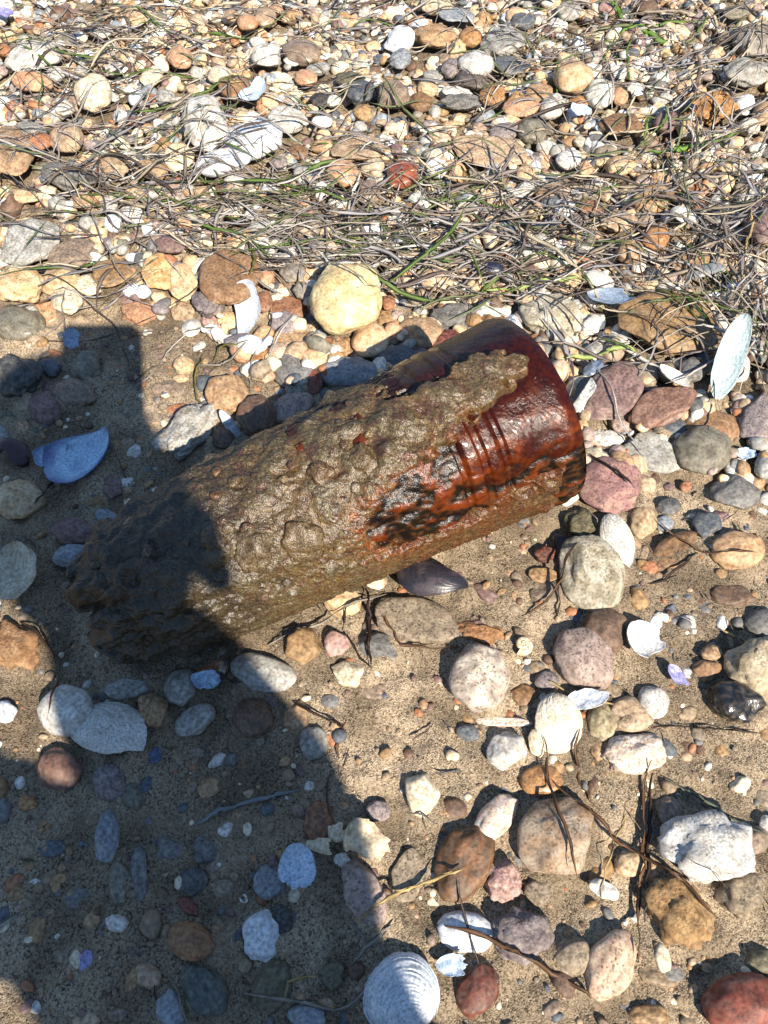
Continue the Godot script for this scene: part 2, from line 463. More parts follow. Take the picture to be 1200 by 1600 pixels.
# ------------------------------------------------------------------ strands of seagrass
func ribbon(bag: Bag, pts: Array[Vector3], width: float, col: Color, roll: float, flat := 0.22) -> void:
	var n := pts.size()
	var first := bag.v.size()
	var sd := rng.randf() * 50.0
	for k in n:
		var t := (pts[mini(k + 1, n - 1)] - pts[maxi(k - 1, 0)]).normalized()
		var side := t.cross(Vector3.UP).normalized()
		var up := side.cross(t)
		var a := roll + 1.4 * n_low.get_noise_2d(k * 0.25 + sd, 3.0)
		var s := side * cos(a) + up * sin(a)
		var nn := up * cos(a) - side * sin(a)
		var w := width * 0.5 * (1.0 - 0.75 * pow(absf(k * 2.0 / (n - 1) - 1.0), 5.0))
		var h := width * flat * 0.5
		bag.v.append_array(PackedVector3Array([pts[k] - s * w, pts[k] + nn * h, pts[k] + s * w, pts[k] - nn * h]))
		var cc := col * (1.0 + 0.35 * n_low.get_noise_2d(k * 0.6 + sd, 8.0))
		cc.a = 1.0
		var c2 := cc * 0.86
		c2.a = 1.0
		bag.c.append_array(PackedColorArray([c2, cc, c2, cc]))
	for k in n - 1:
		var q := first + k * 4
		for e in 4:
			bag.quad(q + e, q + (e + 1) % 4, q + 4 + (e + 1) % 4, q + 4 + e)

var STRANDCOL := {}

func strand(label: String, colour: String, mm: float, path: Array) -> void:
	var cur := Curve3D.new()
	for k in path.size():
		var p: Vector2 = path[k]
		var a: Vector2 = path[maxi(k - 1, 0)]
		var b: Vector2 = path[mini(k + 1, path.size() - 1)]
		var t := (b - a) / 6.0
		cur.add_point(Vector3(p.x, 0, p.y), Vector3(-t.x, 0, -t.y), Vector3(t.x, 0, t.y))
	var L := cur.get_baked_length()
	var n := clampi(int(L / 0.006), 6, 40)
	var pts: Array[Vector3] = []
	for k in n + 1:
		var p := cur.sample_baked(L * k / n)
		p.x += 0.002 * n_low.get_noise_2d(k * 0.4, L * 900.0)
		p.y = maxf(height(p.x, p.z), maxf(height(p.x - 0.006, p.z), height(p.x + 0.006, p.z)) - 0.003)
		pts.append(p)
	for pass_ in 2:
		for k in range(1, n):
			pts[k].y = maxf(pts[k].y, (pts[k - 1].y + pts[k + 1].y) * 0.5 - 0.0008)
	for p in pts.size(): pts[p].y += mm * 0.0004 + 0.0012
	var bag := Bag.new()
	ribbon(bag, pts, mm * 0.001, STRANDCOL[colour], rng.randf_range(-0.5, 0.5))
	var o := put("grass_strand", bag.mesh(), M.grass)
	tag(o, label, "seagrass strand", "single strands of seagrass")

func seagrass() -> void:
	var tones := [lin(138, 130, 124), lin(156, 149, 143), lin(120, 110, 104), lin(92, 80, 72), lin(172, 166, 158), lin(138, 134, 134), lin(136, 124, 108), lin(70, 60, 54), lin(118, 114, 114), lin(170, 158, 134), lin(96, 104, 70), lin(118, 108, 94)]
	var bag := Bag.new()
	for b in [
		[-0.373, -1.0534, 0.1102, 0.0964, 240, 0],
		[-0.4297, -0.9348, 0.0716, 0.0714, 70, 16],
		[-0.2134, -0.7421, 0.2347, 0.0672, 420, 8],
		[0.035, -0.7147, 0.2098, 0.0591, 380, 0],
		[-0.0271, -0.6628, 0.1488, 0.0402, 260, 7],
		[0.3419, -1.0694, 0.1966, 0.1629, 400, -37],
		[0.3974, -0.8299, 0.09, 0.1901, 260, -46],
		[0.3539, -0.6429, 0.0668, 0.1508, 300, 89],
		[0.1818, -0.7147, 0.1538, 0.0973, 230, -21],
		[0.262, -0.6141, 0.0983, 0.0478, 70, 30],
		[0, -0.921, 0.4422, 0.2602, 560, -9],
		[-0.2815, -0.855, 0.1598, 0.1545, 180, -34],
		[0.0989, -0.6235, 0.1055, 0.0383, 170, 7],
		[-0.2674, -1.1531, 0.2853, 0.088, 140, 0],
		[0.1349, -1.1707, 0.3777, 0.1067, 160, -10],
		[-0.2911, -0.5954, 0.0776, 0.0375, 40, -30],
		[0.2757, -0.517, 0.0796, 0.0588, 70, 14],
		[0, -1.3234, 0.8695, 0.123, 500, 0],
	]:
		for k in int(b[4] * 0.47):
			var x: float = b[0] + rng.randfn() * 0.55 * b[2]
			var z: float = b[1] + rng.randfn() * 0.55 * b[3]
			var dir := deg_to_rad(b[5] + rng.randfn() * 30.0)
			if rng.randf() < 0.22: dir = rng.randf() * TAU
			var L := rng.randf_range(0.035, 0.13)
			if rng.randf() < 0.15: L *= 1.7
			var n := clampi(int(L / 0.011), 5, 16)
			var curl := rng.randfn() * 0.16
			var wob := rng.randf() * 80.0
			var p := Vector2(x, z) - Vector2(cos(dir), sin(dir)) * L * 0.5
			var pts: Array[Vector3] = []
			var lift := absf(rng.randfn()) * 0.006
			var arch := maxf(0.0, rng.randfn()) * 0.006
			for q in n + 1:
				var y := maxf(height(p.x, p.y), 0.004) + lift + arch * sin(PI * q / n)
				pts.append(Vector3(p.x, y, p.y))
				dir += curl * 11.0 * L / n + 0.9 * n_low.get_noise_2d(q * 0.3 + wob, 4.0) * 0.35
				p += Vector2(cos(dir), sin(dir)) * (L / n)
			for pass_ in 3:
				for q in range(1, n):
					pts[q].y = maxf(pts[q].y * 0.5 + (pts[q - 1].y + pts[q + 1].y) * 0.25, (pts[q - 1].y + pts[q + 1].y) * 0.5 - 0.0015)
			var col: Color = tones[rng.randi() % tones.size()] * 1.18
			if rng.randf() < 0.06: col = lin(84, 106, 48)
			ribbon(bag, pts, rng.randf_range(0.0010, 0.0028) * (1.8 if rng.randf() < 0.28 else 1.0), col, rng.randf_range(-0.8, 0.8), 0.14)
	# short twigs and crumbs of weed lying on the open sand
	for k in 420:
		var z := rng.randf_range(-0.55, 0.1)
		var x := rng.randf_range(-0.4, 0.45)
		if beyond_edge(x, z) > 0.02 or is_owned(x, z) or n_low.get_noise_2d(x * 6.0, z * 6.0 + 20.0) < -0.05: continue
		var dir := rng.randf() * TAU
		var L := 0.008 + 0.05 * pow(rng.randf(), 2.5)
		var pts: Array[Vector3] = []
		var p := Vector2(x, z)
		for q in 7:
			pts.append(Vector3(p.x, maxf(height(p.x, p.y), ground(p.x, p.y) + 0.001) + 0.0012, p.y))
			dir += rng.randfn() * 0.16
			p += Vector2(cos(dir), sin(dir)) * L / 6.0
		for q in range(1, 6): pts[q].y = maxf(pts[q].y, (pts[q - 1].y + pts[q + 1].y) * 0.5)
		ribbon(bag, pts, rng.randf_range(0.0008, 0.002), tones[rng.randi() % tones.size()] * rng.randf_range(0.35, 0.8), rng.randf_range(-0.6, 0.6))
	var o := put("dried_seagrass", bag.mesh(), M.grass)
	tag(o, "tangled grey-brown dried seagrass strewn over the upper pebbles", "seagrass", "", "stuff")

# ------------------------------------------------------------------ gravel
func beyond_edge(x: float, z: float) -> float:
	# metres beyond the front edge of the closed bed (positive inside it)
	for k in sand_edge.size() - 1:
		var a: Vector2 = sand_edge[k]
		var b: Vector2 = sand_edge[k + 1]
		if x >= a.x and x <= b.x: return lerpf(a.y, b.y, (x - a.x) / maxf(b.x - a.x, 1e-5)) - z
	if x < sand_edge[0].x: return sand_edge[0].y - z
	return sand_edge[sand_edge.size() - 1].y - z

func gravel() -> void:
	var keys := ["cream", "cream", "creamwhite", "creamwhite", "creamwhite", "white", "white", "white", "palewhite", "pinkwhite", "creampink", "beige", "beige", "creamgrey", "porous", "tan", "tancream", "creamtan", "ochretan", "orange", "peach", "creampeach", "creampeach", "taupe", "greybeige", "mauvegrey", "mauve", "palegrey", "palegrey", "palegrey", "grey", "greytan", "warmgrey", "slate", "bluewhite", "bluewhite", "bluegrey", "pinkgrey", "brown", "darkgrey", "olivegrey"]
	var bag := Bag.new()
	var shapes := ["r", "a", "a", "a", "f", "l"]
	var sets := [[5200, 0.0085, 0.0155, 2], [9000, 0.0050, 0.0095, 1], [11000, 0.0025, 0.0055, 1]]
	for s in sets.size():
		for k in int(sets[s][0]):
			var z := rng.randf_range(-1.62, -0.3)
			var wide := 0.34 + 0.42 * -z
			var x := rng.randf_range(-wide, wide)
			var into := beyond_edge(x, z) + 0.03 * n_low.get_noise_2d(x * 14.0, z * 14.0)
			if into < 0.0: continue
			var a := rng.randf_range(sets[s][1], sets[s][2])
			var h := height(x, z)
			if is_owned(x, z): continue
			if s == 0 and h > 0.016: continue
			if s == 1 and h > 0.020: continue
			if s == 2 and (into < 0.02 or h > 0.012): continue
			var half := Vector3(a, a * rng.randf_range(0.45, 0.75), a * rng.randf_range(0.65, 1.0))
			var y := h * 0.62 + half.y * 0.45
			var pair: Array = PAL[keys[rng.randi() % keys.size()]]
			var yaw := rng.randf() * TAU
			var turn := Basis.from_euler(Vector3(rng.randfn() * 0.25, yaw, rng.randfn() * 0.25))
			add_stone(bag, sets[s][3], half, shapes[rng.randi() % 6], pair[0] * 1.12, pair[1] * 1.12, Transform3D(turn, Vector3(x, y, z)))
			raise(x, z, half.x, half.z, yaw, y + half.y * 0.9, half.y)
	var o := put("gravel", bag.mesh(), M.stone)
	tag(o, "small mixed pebbles packed between the larger beach stones", "gravel", "", "stuff")
	# grit scattered on the open sand
	var grit := Bag.new()
	var darks := ["tan", "ochretan", "taupe", "grey", "orange", "slate", "creamwhite", "white", "brown", "mauve", "beige", "sand", "sand", "greytan"]
	for k in 3200:
		var z := rng.randf_range(-0.6, 0.14)
		var x := rng.randf_range(-0.46, 0.5)
		if beyond_edge(x, z) > 0.0 or height(x, z) > 0.0035 or n_low.get_noise_2d(x * 8.0 + 60.0, z * 8.0) < -0.25: continue
		var a := 0.0028 + 0.0075 * pow(rng.randf(), 1.7)
		var half := Vector3(a, a * 0.55, a * rng.randf_range(0.55, 0.9))
		var pair: Array = PAL[darks[rng.randi() % darks.size()]]
		add_stone(grit, 2, half, shapes[rng.randi() % 6], pair[0], pair[1], Transform3D(Basis(Vector3.UP, rng.randf() * TAU), Vector3(x, ground(x, z) - half.y * rng.randf_range(0.1, 0.75), z)))
		raise(x, z, half.x, half.z, 0.0, 0.003, 0.003)
	for k in 5000:
		var z := rng.randf_range(-0.62, 0.16)
		var x := rng.randf_range(-0.5, 0.55)
		if beyond_edge(x, z) > 0.0: continue
		if height(x, z) > 0.006: continue
		var a := 0.0012 + 0.0045 * pow(rng.randf(), 3.0)
		var half := Vector3(a, a * 0.6, a * rng.randf_range(0.6, 1.0))
		var pair: Array = PAL[darks[rng.randi() % darks.size()]]
		add_stone(grit, 1, half, shapes[rng.randi() % 4], pair[0], pair[1], Transform3D(Basis(Vector3.UP, rng.randf() * TAU), Vector3(x, ground(x, z) + half.y * 0.25, z)))
	var g := put("grit", grit.mesh(), M.stone)
	tag(g, "tiny grit and pebble crumbs scattered on the open sand", "grit", "", "stuff")

# ------------------------------------------------------------------ sand
func ground(x: float, z: float) -> float:
	return 0.0032 * n_low.get_noise_2d(x * 9.0, z * 9.0) + 0.0030 * n_low.get_noise_2d(x * 34.0 + 7.0, z * 34.0) + 0.0015 * n_low.get_noise_2d(x * 110.0, z * 110.0 + 3.0)

func sand() -> void:
	var xs := PackedFloat32Array()
	var zs := PackedFloat32Array()
	for side in [60.0, 30.0, 15.0, 8.0, 4.0, 2.5, 1.8, 1.4, 1.1, 0.9, 0.75]: xs.append(-side)
	for k in 321: xs.append(-0.62 + k * 1.24 / 320.0)
	for side in [0.75, 0.9, 1.1, 1.4, 1.8, 2.5, 4.0, 8.0, 15.0, 30.0, 60.0]: xs.append(side)
	for far in [60.0, 30.0, 15.0, 8.0, 5.0, 3.5, 2.6, 2.1, 1.8, 1.6, 1.45, 1.3, 1.15, 1.0, 0.9, 0.82]: zs.append(-far)
	for k in 261: zs.append(-0.76 + k * 0.94 / 260.0)
	for near in [0.22, 0.3, 0.4, 0.55, 0.8, 1.1, 1.6, 2.5, 5.0, 12.0, 30.0, 60.0]: zs.append(near)
	var bag := Bag.new()
	var c1 := lin(172, 161, 145)
	var c2 := lin(142, 132, 118)
	var c3 := lin(98, 88, 76)
	for z in zs:
		for x in xs:
			var y := ground(x, z) * (1.0 if absf(x) < 3.0 and absf(z) < 3.0 else 0.0)
			# sand banked up a little against what lies on it
			if absf(x) < 0.6 and z > -0.74 and z < 0.16:
				var by := 0.0
				for o in [Vector2(0.006, 0), Vector2(-0.006, 0), Vector2(0, 0.006), Vector2(0, -0.006)]: by += height(x + o.x, z + o.y)
				y += (0.0016 + 0.0056 * clampf(0.4 + 1.2 * n_low.get_noise_2d(x * 45.0, z * 45.0), 0.0, 1.0)) * clampf(by * 22.0, 0.0, 1.0)
			bag.v.append(Vector3(x, y, z))
			var m := clampf(0.5 + 1.1 * n_low.get_noise_2d(x * 7.0 + 30.0, z * 7.0), 0.0, 1.0)
			var col := c1.lerp(c2, m).lerp(c3, 0.6 * clampf(n_low.get_noise_2d(x * 16.0, z * 16.0 + 50.0) * 2.0 - 0.2, 0.0, 1.0))
			col.a = 1.0
			bag.c.append(col)
	var w := xs.size()
	for j in zs.size() - 1:
		for i in w - 1:
			var q := j * w + i
			bag.quad(q, q + w, q + w + 1, q + 1)
	var o := put("sand", bag.mesh(), M.sand)
	tag(o, "grainy light brown beach sand under everything", "", "", "structure")

# ------------------------------------------------------------------ the rusted cylinder
const CYL_A := Vector3(-0.2168, 0.0410, -0.2264)
const CYL_B := Vector3(0.1156, 0.0720, -0.3930)

func edge_distance(p: Vector2, poly: PackedVector2Array) -> float:
	var best := 1e9
	var inside := false
	var n := poly.size()
	for k in n:
		var a := poly[k]
		var b := poly[(k + 1) % n]
		var e := b - a
		var t := clampf((p - a).dot(e) / e.length_squared(), 0.0, 1.0)
		best = minf(best, (p - a - e * t).length_squared())
		if (a.y > p.y) != (b.y > p.y) and p.x < (b.x - a.x) * (p.y - a.y) / (b.y - a.y) + a.x: inside = not inside
	return -sqrt(best) if inside else sqrt(best)

func fit_radius(t: float) -> float:
	var k := 1.0
	if t < 0.2: k = 0.58 + 0.42 * sqrt(clampf(1.0 - pow(1.0 - t / 0.2, 2.0), 0.0, 1.0))
	return (0.0567 + 0.0234 * t - 0.0045 * smoothstep(0.35, 0.0, t)) * k

func metal_radius(t: float) -> float:
	var r := 0.0562 + 0.0234 * t
	if t < 0.5: r -= 0.006
	if t > 0.97: r -= 0.0030 * pow((t - 0.97) / 0.03, 2.0)
	# driving band: two raised rings with a groove between
	var g := (t - 0.80) / 0.036
	if absf(g) < 1.0: r += 0.0012 * smoothstep(1.0, 0.8, absf(g)) * (1.0 if absf(g) > 0.22 else -0.4)
	elif absf(g) < 1.35: r -= 0.0014
	return r

func cylinder() -> void:
	var L := CYL_A.distance_to(CYL_B)
	var d := (CYL_B - CYL_A) / L
	var s := d.cross(Vector3.UP).normalized()
	var w := s.cross(d)
	var root := Node3D.new()
	root.name = numbered("rusted_cylinder")
	root.transform = Transform3D(Basis(d, w, s), CYL_A)
	add_child(root)
	tag(root, "big rusted metal cylinder caked in sandy crust with a glossy dark red end", "rusty cylinder")
	var poly := PackedVector2Array()
	for p in metal_edge: poly.append(Vector2(p.x * L, p.y * 0.078))
	# metal
	var bag := Bag.new()
	var scabs := PackedFloat32Array()
	var nx := 210
	var na := 330
	var maroon := lin(60, 18, 11)
	var dark := lin(40, 11, 10)
	var orange := lin(108, 46, 12)
	var black := lin(15, 12, 10)
	var tobacco := lin(82, 50, 22)
	for i in nx + 1:
		var t := 0.46 + 0.54 * i / nx
		for k in na + 1:
			var a := -PI + TAU * k / na
			var px := cos(a) * 3.0
			var pz := sin(a) * 3.0
			var n1 := n_low.get_noise_3d(t * 14.0, px * 1.6, pz * 1.6)
			var n2 := n_low.get_noise_3d(t * 45.0 + 9.0, px * 5.0, pz * 5.0)
			var n3 := n_low.get_noise_3d(t * 130.0 + 3.0, px * 15.0, pz * 15.0)
			var scab := smoothstep(0.775, 0.745, t + 0.02 * n1)
			scab = maxf(scab, smoothstep(0.92, 1.08, a + 0.25 * n1) * smoothstep(2.2, 2.0, a))
			scab = maxf(scab, smoothstep(0.70, 0.62, t) )
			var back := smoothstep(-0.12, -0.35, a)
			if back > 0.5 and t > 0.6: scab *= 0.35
			var r := metal_radius(t)
			r += scab * (0.0022 * n1 + 0.0006 * n2 + 0.0003 * n3 - 0.001) + (1.0 - scab) * (0.0005 * n1 + 0.00022 * n3)
			if back > 0.2 and t < 0.74: r += 0.0012 * sin(a * 60.0 + 4.0 * n1)   # flaking layers on the far side
			r -= 0.0050 * smoothstep(0.6, 1.3, a) * smoothstep(3.1, 2.4, a) * smoothstep(1.0, 0.9, t)
			scabs.append(scab)
			bag.v.append(Vector3(t * L, cos(a) * r, sin(a) * r))
			var low := smoothstep(0.35, 1.0, a + 0.3 * n1 + 0.2 * n2)
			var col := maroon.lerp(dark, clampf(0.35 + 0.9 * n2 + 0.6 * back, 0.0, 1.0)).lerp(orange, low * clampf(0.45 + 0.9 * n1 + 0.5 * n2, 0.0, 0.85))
			if t < 0.86: col = col.lerp(orange, 0.35 * smoothstep(0.86, 0.8, t) * clampf(0.5 + n2, 0.0, 1.0))
			var sc := black.lerp(orange, smoothstep(0.2, 0.55, n1 + 0.25 * n2)).lerp(tobacco, smoothstep(0.1, 0.5, n2 - 0.3 * n1) * 0.7)
			col = col.lerp(sc, scab * 0.95).lerp(lin(42, 28, 24), back * 0.85)  # far side turned from the sun: its shade is painted into the colour
			col.a = 1.0
			bag.c.append(col)
	var st := na + 1
	var scale_bag := Bag.new()
	scale_bag.v = bag.v.duplicate()
	scale_bag.c = bag.c.duplicate()
	for i in nx:
		for k in na:
			var q := i * st + k
			if scabs[q] > 0.5: scale_bag.quad(q, q + 1, q + st + 1, q + st)
			else: bag.quad(q, q + 1, q + st + 1, q + st)
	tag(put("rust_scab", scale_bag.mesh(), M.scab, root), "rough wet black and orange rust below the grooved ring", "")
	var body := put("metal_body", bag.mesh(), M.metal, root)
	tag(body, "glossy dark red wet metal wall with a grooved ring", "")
	# flat end, a little recessed
	var cap := Bag.new()
	cap.v.append(Vector3(L - 0.006, 0, 0))
	cap.c.append(dark)
	for ring in 3:
		for k in 97:
			var a := TAU * k / 96
			var rr: float = [0.060, 0.068, 0.0762][ring]
			cap.v.append(Vector3(L - [0.006, 0.001, 0.0][ring], cos(a) * rr, sin(a) * rr))
			cap.c.append(dark if ring == 0 else maroon)
	for k in 96:
		cap.i.append_array(PackedInt32Array([0, 1 + k, 2 + k]))
		for ring in 2:
			var q := 1 + ring * 97 + k
			cap.quad(q, q + 97, q + 98, q + 1)
	put("end_plate", cap.mesh(), M.metal, root)
	# crust
	var cb := Bag.new()
	nx = 330
	na = 380
	var brown := lin(110, 94, 66)
	var olive := lin(98, 91, 70)
	var grey := lin(108, 107, 98)
	var ochre := lin(132, 76, 28)
	var wine := lin(88, 62, 52)
	for i in nx + 1:
		var t := i * 1.0 / nx
		for k in na + 1:
			var a := -PI + TAU * k / na
			var px := cos(a) * 3.0
			var pz := sin(a) * 3.0
			var n1 := n_low.get_noise_3d(t * 15.0, px, pz)
			var n2 := n_low.get_noise_3d(t * 47.0 + 9.0, px * 3.3, pz * 3.3)
			var n3 := n_low.get_noise_3d(t * 130.0 + 3.0, px * 9.0, pz * 9.0)
			var n4 := n_low.get_noise_3d(t * 300.0, px * 21.0, pz * 21.0)
			var cell := n_cell.get_noise_3d(t * 16.0, px * 1.15, pz * 1.15)   # -1 at the middle of a lump
			var lump := smoothstep(-0.55, -1.0, cell)
			var p := Vector2(t * L + 0.007 * n2 + 0.003 * n3, a * 0.078 + 0.007 * n_low.get_noise_3d(t * 30.0 + 77.0, px * 3.3, pz * 3.3))
			var sdist := edge_distance(p, poly)
			var on := smoothstep(-0.004, 0.004, sdist)
			var full := fit_radius(t) + 0.002 + 0.0032 * n1 + 0.0009 * n2 + 0.0006 * n3 + 0.0005 * n4 + 0.0026 * lump * (0.5 + 1.2 * n1) - 0.001
			full -= (0.0045 + 0.002 * n1) * smoothstep(0.6, 1.3, a) * smoothstep(3.1, 2.4, a) * smoothstep(0.0, 0.12, t)
			if t > 0.55: full += 0.0035 * smoothstep(0.06, 0.0, absf(a - 1.28 + 0.2 * n1))
			full += 0.0065 * smoothstep(-0.35, -0.1, a) * smoothstep(0.8, 0.4, a) * smoothstep(0.58, 0.78, t + 0.05 * n1)
			if t < 0.36:
				full += 0.007 * (0.36 - t) / 0.36 * (n_low.get_noise_3d(t * 12.0 + 20.0, px * 0.8, pz * 0.8) + 0.6 * n_low.get_noise_3d(t * 26.0 + 20.0, px * 1.9, pz * 1.9))
			if t > 0.93: full -= 0.012 * pow((t - 0.93) / 0.07, 2.0)
			var under := metal_radius(t) - 0.007 - 0.0050 * smoothstep(0.6, 1.3, a) * smoothstep(3.1, 2.4, a)
			var r := lerpf(under, full, on)
			if t < 0.004: r = minf(r, 0.02)
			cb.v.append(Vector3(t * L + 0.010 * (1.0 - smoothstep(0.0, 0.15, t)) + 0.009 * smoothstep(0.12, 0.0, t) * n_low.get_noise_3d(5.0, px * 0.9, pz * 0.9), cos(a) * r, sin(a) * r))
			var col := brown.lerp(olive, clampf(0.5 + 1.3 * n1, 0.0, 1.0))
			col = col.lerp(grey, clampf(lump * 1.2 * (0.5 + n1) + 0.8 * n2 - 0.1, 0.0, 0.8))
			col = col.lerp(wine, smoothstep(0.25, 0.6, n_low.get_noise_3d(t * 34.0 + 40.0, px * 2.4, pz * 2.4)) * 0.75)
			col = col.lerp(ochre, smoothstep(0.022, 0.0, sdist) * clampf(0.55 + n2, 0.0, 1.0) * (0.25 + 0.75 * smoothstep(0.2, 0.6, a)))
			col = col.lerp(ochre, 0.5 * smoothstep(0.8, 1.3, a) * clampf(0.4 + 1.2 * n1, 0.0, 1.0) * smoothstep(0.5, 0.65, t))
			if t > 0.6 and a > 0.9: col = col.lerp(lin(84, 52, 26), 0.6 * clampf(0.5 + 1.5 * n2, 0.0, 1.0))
			col = col.lerp(lin(62, 60, 54), 0.8 * smoothstep(0.42, 0.22, t + 0.12 * n1))  # nose end made darker and greyer, its shade put into the vertex colour
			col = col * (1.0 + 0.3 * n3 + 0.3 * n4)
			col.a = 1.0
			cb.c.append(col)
	st = na + 1
	for i in nx:
		for k in na:
			var q := i * st + k
			cb.quad(q, q + 1, q + st + 1, q + st)
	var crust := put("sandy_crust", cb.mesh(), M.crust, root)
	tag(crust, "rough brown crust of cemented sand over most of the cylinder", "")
	# pebbles cemented into the crust: length share, angle in degrees, size, colour
	for e in [[0.36, 36, 0.017, "grey"], [0.44, 44, 0.018, "greytan"], [0.52, 12, 0.011, "mauvebrown"], [0.60, 16, 0.012, "greytan"], [0.70, 14, 0.015, "warmgrey"], [0.79, 6, 0.014, "slate"], [0.85, 4, 0.012, "slate"], [0.30, 20, 0.011, "brown"]]:
		var pb := Bag.new()
		var pair: Array = PAL[e[3]]
		var h: float = e[2]
		var tone := 0.5
		add_stone(pb, 3, Vector3(h, h * 0.62, h * 0.85) * 0.95, "l", (pair[0] * tone).lerp(lin(116, 102, 72), 0.5), (pair[1] * tone).lerp(lin(116, 102, 72), 0.5), Transform3D.IDENTITY)
		var o := put("embedded_pebble", pb.mesh(), M.crust, root)
		var a := deg_to_rad(e[1])
		var t: float = e[0]
		var r := fit_radius(t) + 0.002 - h * 0.30
		o.transform = Transform3D(Basis(Vector3.RIGHT, a) * Basis(Vector3.UP, rng.randf() * TAU), Vector3(t * L, cos(a) * r, sin(a) * r))
	# little pebbles and shell grit stuck in the crust
	for k in 60:
		var t := rng.randf_range(0.08, 0.66)
		var a := rng.randf_range(-0.5, 1.25)
		if edge_distance(Vector2(t * L, a * 0.078), poly) < 0.006: continue
		var h := rng.randf_range(0.0022, 0.0058)
		var pb := Bag.new()
		var pair: Array = PAL[["grey", "creamgrey", "greytan", "mauvebrown", "brown", "darkgrey", "orangebrown", "palegrey", "mauve"][rng.randi() % 9]]
		add_stone(pb, 2, Vector3(h, h * 0.55, h * 0.8), "a", (pair[0] * 0.6).lerp(lin(104, 92, 68), 0.35), (pair[1] * 0.6).lerp(lin(104, 92, 68), 0.35), Transform3D.IDENTITY)
		var o := put("embedded_pebble", pb.mesh(), M.crust, root)
		var r := fit_radius(t) + 0.0006 - 0.0045 * smoothstep(0.6, 1.3, a)
		o.transform = Transform3D(Basis(Vector3.RIGHT, a) * Basis(Vector3.UP, rng.randf() * TAU), Vector3(t * L, cos(a) * r, sin(a) * r))
	for k in 40:
		var f := (k + 0.5) / 40.0
		var c := CYL_A.lerp(CYL_B, f)
		raise(c.x, c.z, fit_radius(f) * 0.8, fit_radius(f) * 0.8, 0.0, 0.003, 0.001, true)

# ------------------------------------------------------------------ the person who takes the picture
# prims: [from, to, radius from, radius to, colour]; a smooth union meshed as surface nets
func nets(bag: Bag, prims: Array, cell: float, k: float) -> void:
	var lo := Vector3.ONE * 1e6
	var hi := -lo
	for p in prims:
		var r: float = maxf(p[2], p[3]) + cell * 3.0
		lo = lo.min(p[0].min(p[1]) - Vector3.ONE * r)
		hi = hi.max(p[0].max(p[1]) + Vector3.ONE * r)
	var nx := int((hi.x - lo.x) / cell) + 2
	var ny := int((hi.y - lo.y) / cell) + 2
	var nz := int((hi.z - lo.z) / cell) + 2
	var F := PackedFloat32Array()
	F.resize(nx * ny * nz)
	F.fill(1.0)
	var near := F.duplicate()
	var ids := PackedByteArray()
	ids.resize(F.size())
	for n in prims.size():
		var p: Array = prims[n]
		var a: Vector3 = p[0]
		var ba: Vector3 = p[1] - a
		var bb := maxf(ba.length_squared(), 1e-9)
		var ra: float = p[2]
		var rb: float = p[3]
		var pad := maxf(ra, rb) + cell * 2.5
		var l := ((a.min(p[1]) - Vector3.ONE * pad - lo) / cell).floor()
		var h := ((a.max(p[1]) + Vector3.ONE * pad - lo) / cell).ceil()
		for z in range(maxi(0, int(l.z)), mini(nz - 1, int(h.z)) + 1):
			for y in range(maxi(0, int(l.y)), mini(ny - 1, int(h.y)) + 1):
				for x in range(maxi(0, int(l.x)), mini(nx - 1, int(h.x)) + 1):
					var q := lo + Vector3(x, y, z) * cell
					var t := clampf((q - a).dot(ba) / bb, 0.0, 1.0)
					var dist := (q - a - ba * t).length() - lerpf(ra, rb, t)
					var at := (z * ny + y) * nx + x
					if dist < near[at]:
						near[at] = dist
						ids[at] = n
					var f := F[at]
					var m := maxf(k - absf(f - dist), 0.0) / k
					F[at] = minf(f, dist) - m * m * k * 0.25
	var where := {}
	var first := bag.v.size()
	var step: Array[int] = [0, 1, nx, nx + 1, nx * ny, nx * ny + 1, nx * ny + nx, nx * ny + nx + 1]
	for z in nz - 1:
		for y in ny - 1:
			for x in nx - 1:
				var at := (z * ny + y) * nx + x
				var f0 := F[at]
				if f0 > 0.5: continue
				var inside := 0
				for e in 8:
					if F[at + step[e]] < 0.0: inside += 1
				if inside == 0 or inside == 8: continue
				var sum := Vector3.ZERO
				var cnt := 0
				for e in 8:
					for axis in 3:
						var e2 := e | (1 << axis)
						if e2 == e: continue
						var fa := F[at + step[e]]
						var fb := F[at + step[e2]]
						if (fa < 0.0) == (fb < 0.0): continue
						var t := fa / (fa - fb)
						var pa := Vector3(e & 1, (e >> 1) & 1, (e >> 2) & 1)
						var pb := Vector3(e2 & 1, (e2 >> 1) & 1, (e2 >> 2) & 1)
						sum += pa.lerp(pb, t)
						cnt += 1
				where[at] = bag.v.size()
				bag.v.append(lo + (Vector3(x, y, z) + sum / cnt) * cell)
				bag.c.append(prims[ids[at]][4])
	var axes: Array[int] = [1, nx, nx * ny]
	for at in where:
		for axis in 3:
			var b: int = at + axes[axis]
			if (F[at] < 0.0) == (F[b] < 0.0): continue
			var u: int = axes[(axis + 1) % 3]
			var w: int = axes[(axis + 2) % 3]
			if not (where.has(at - u) and where.has(at - w) and where.has(at - u - w)): continue
			if F[at] < 0.0: bag.quad(where[at - u - w], where[at - w], where[at], where[at - u])
			else: bag.quad(where[at - u - w], where[at - u], where[at], where[at - w])

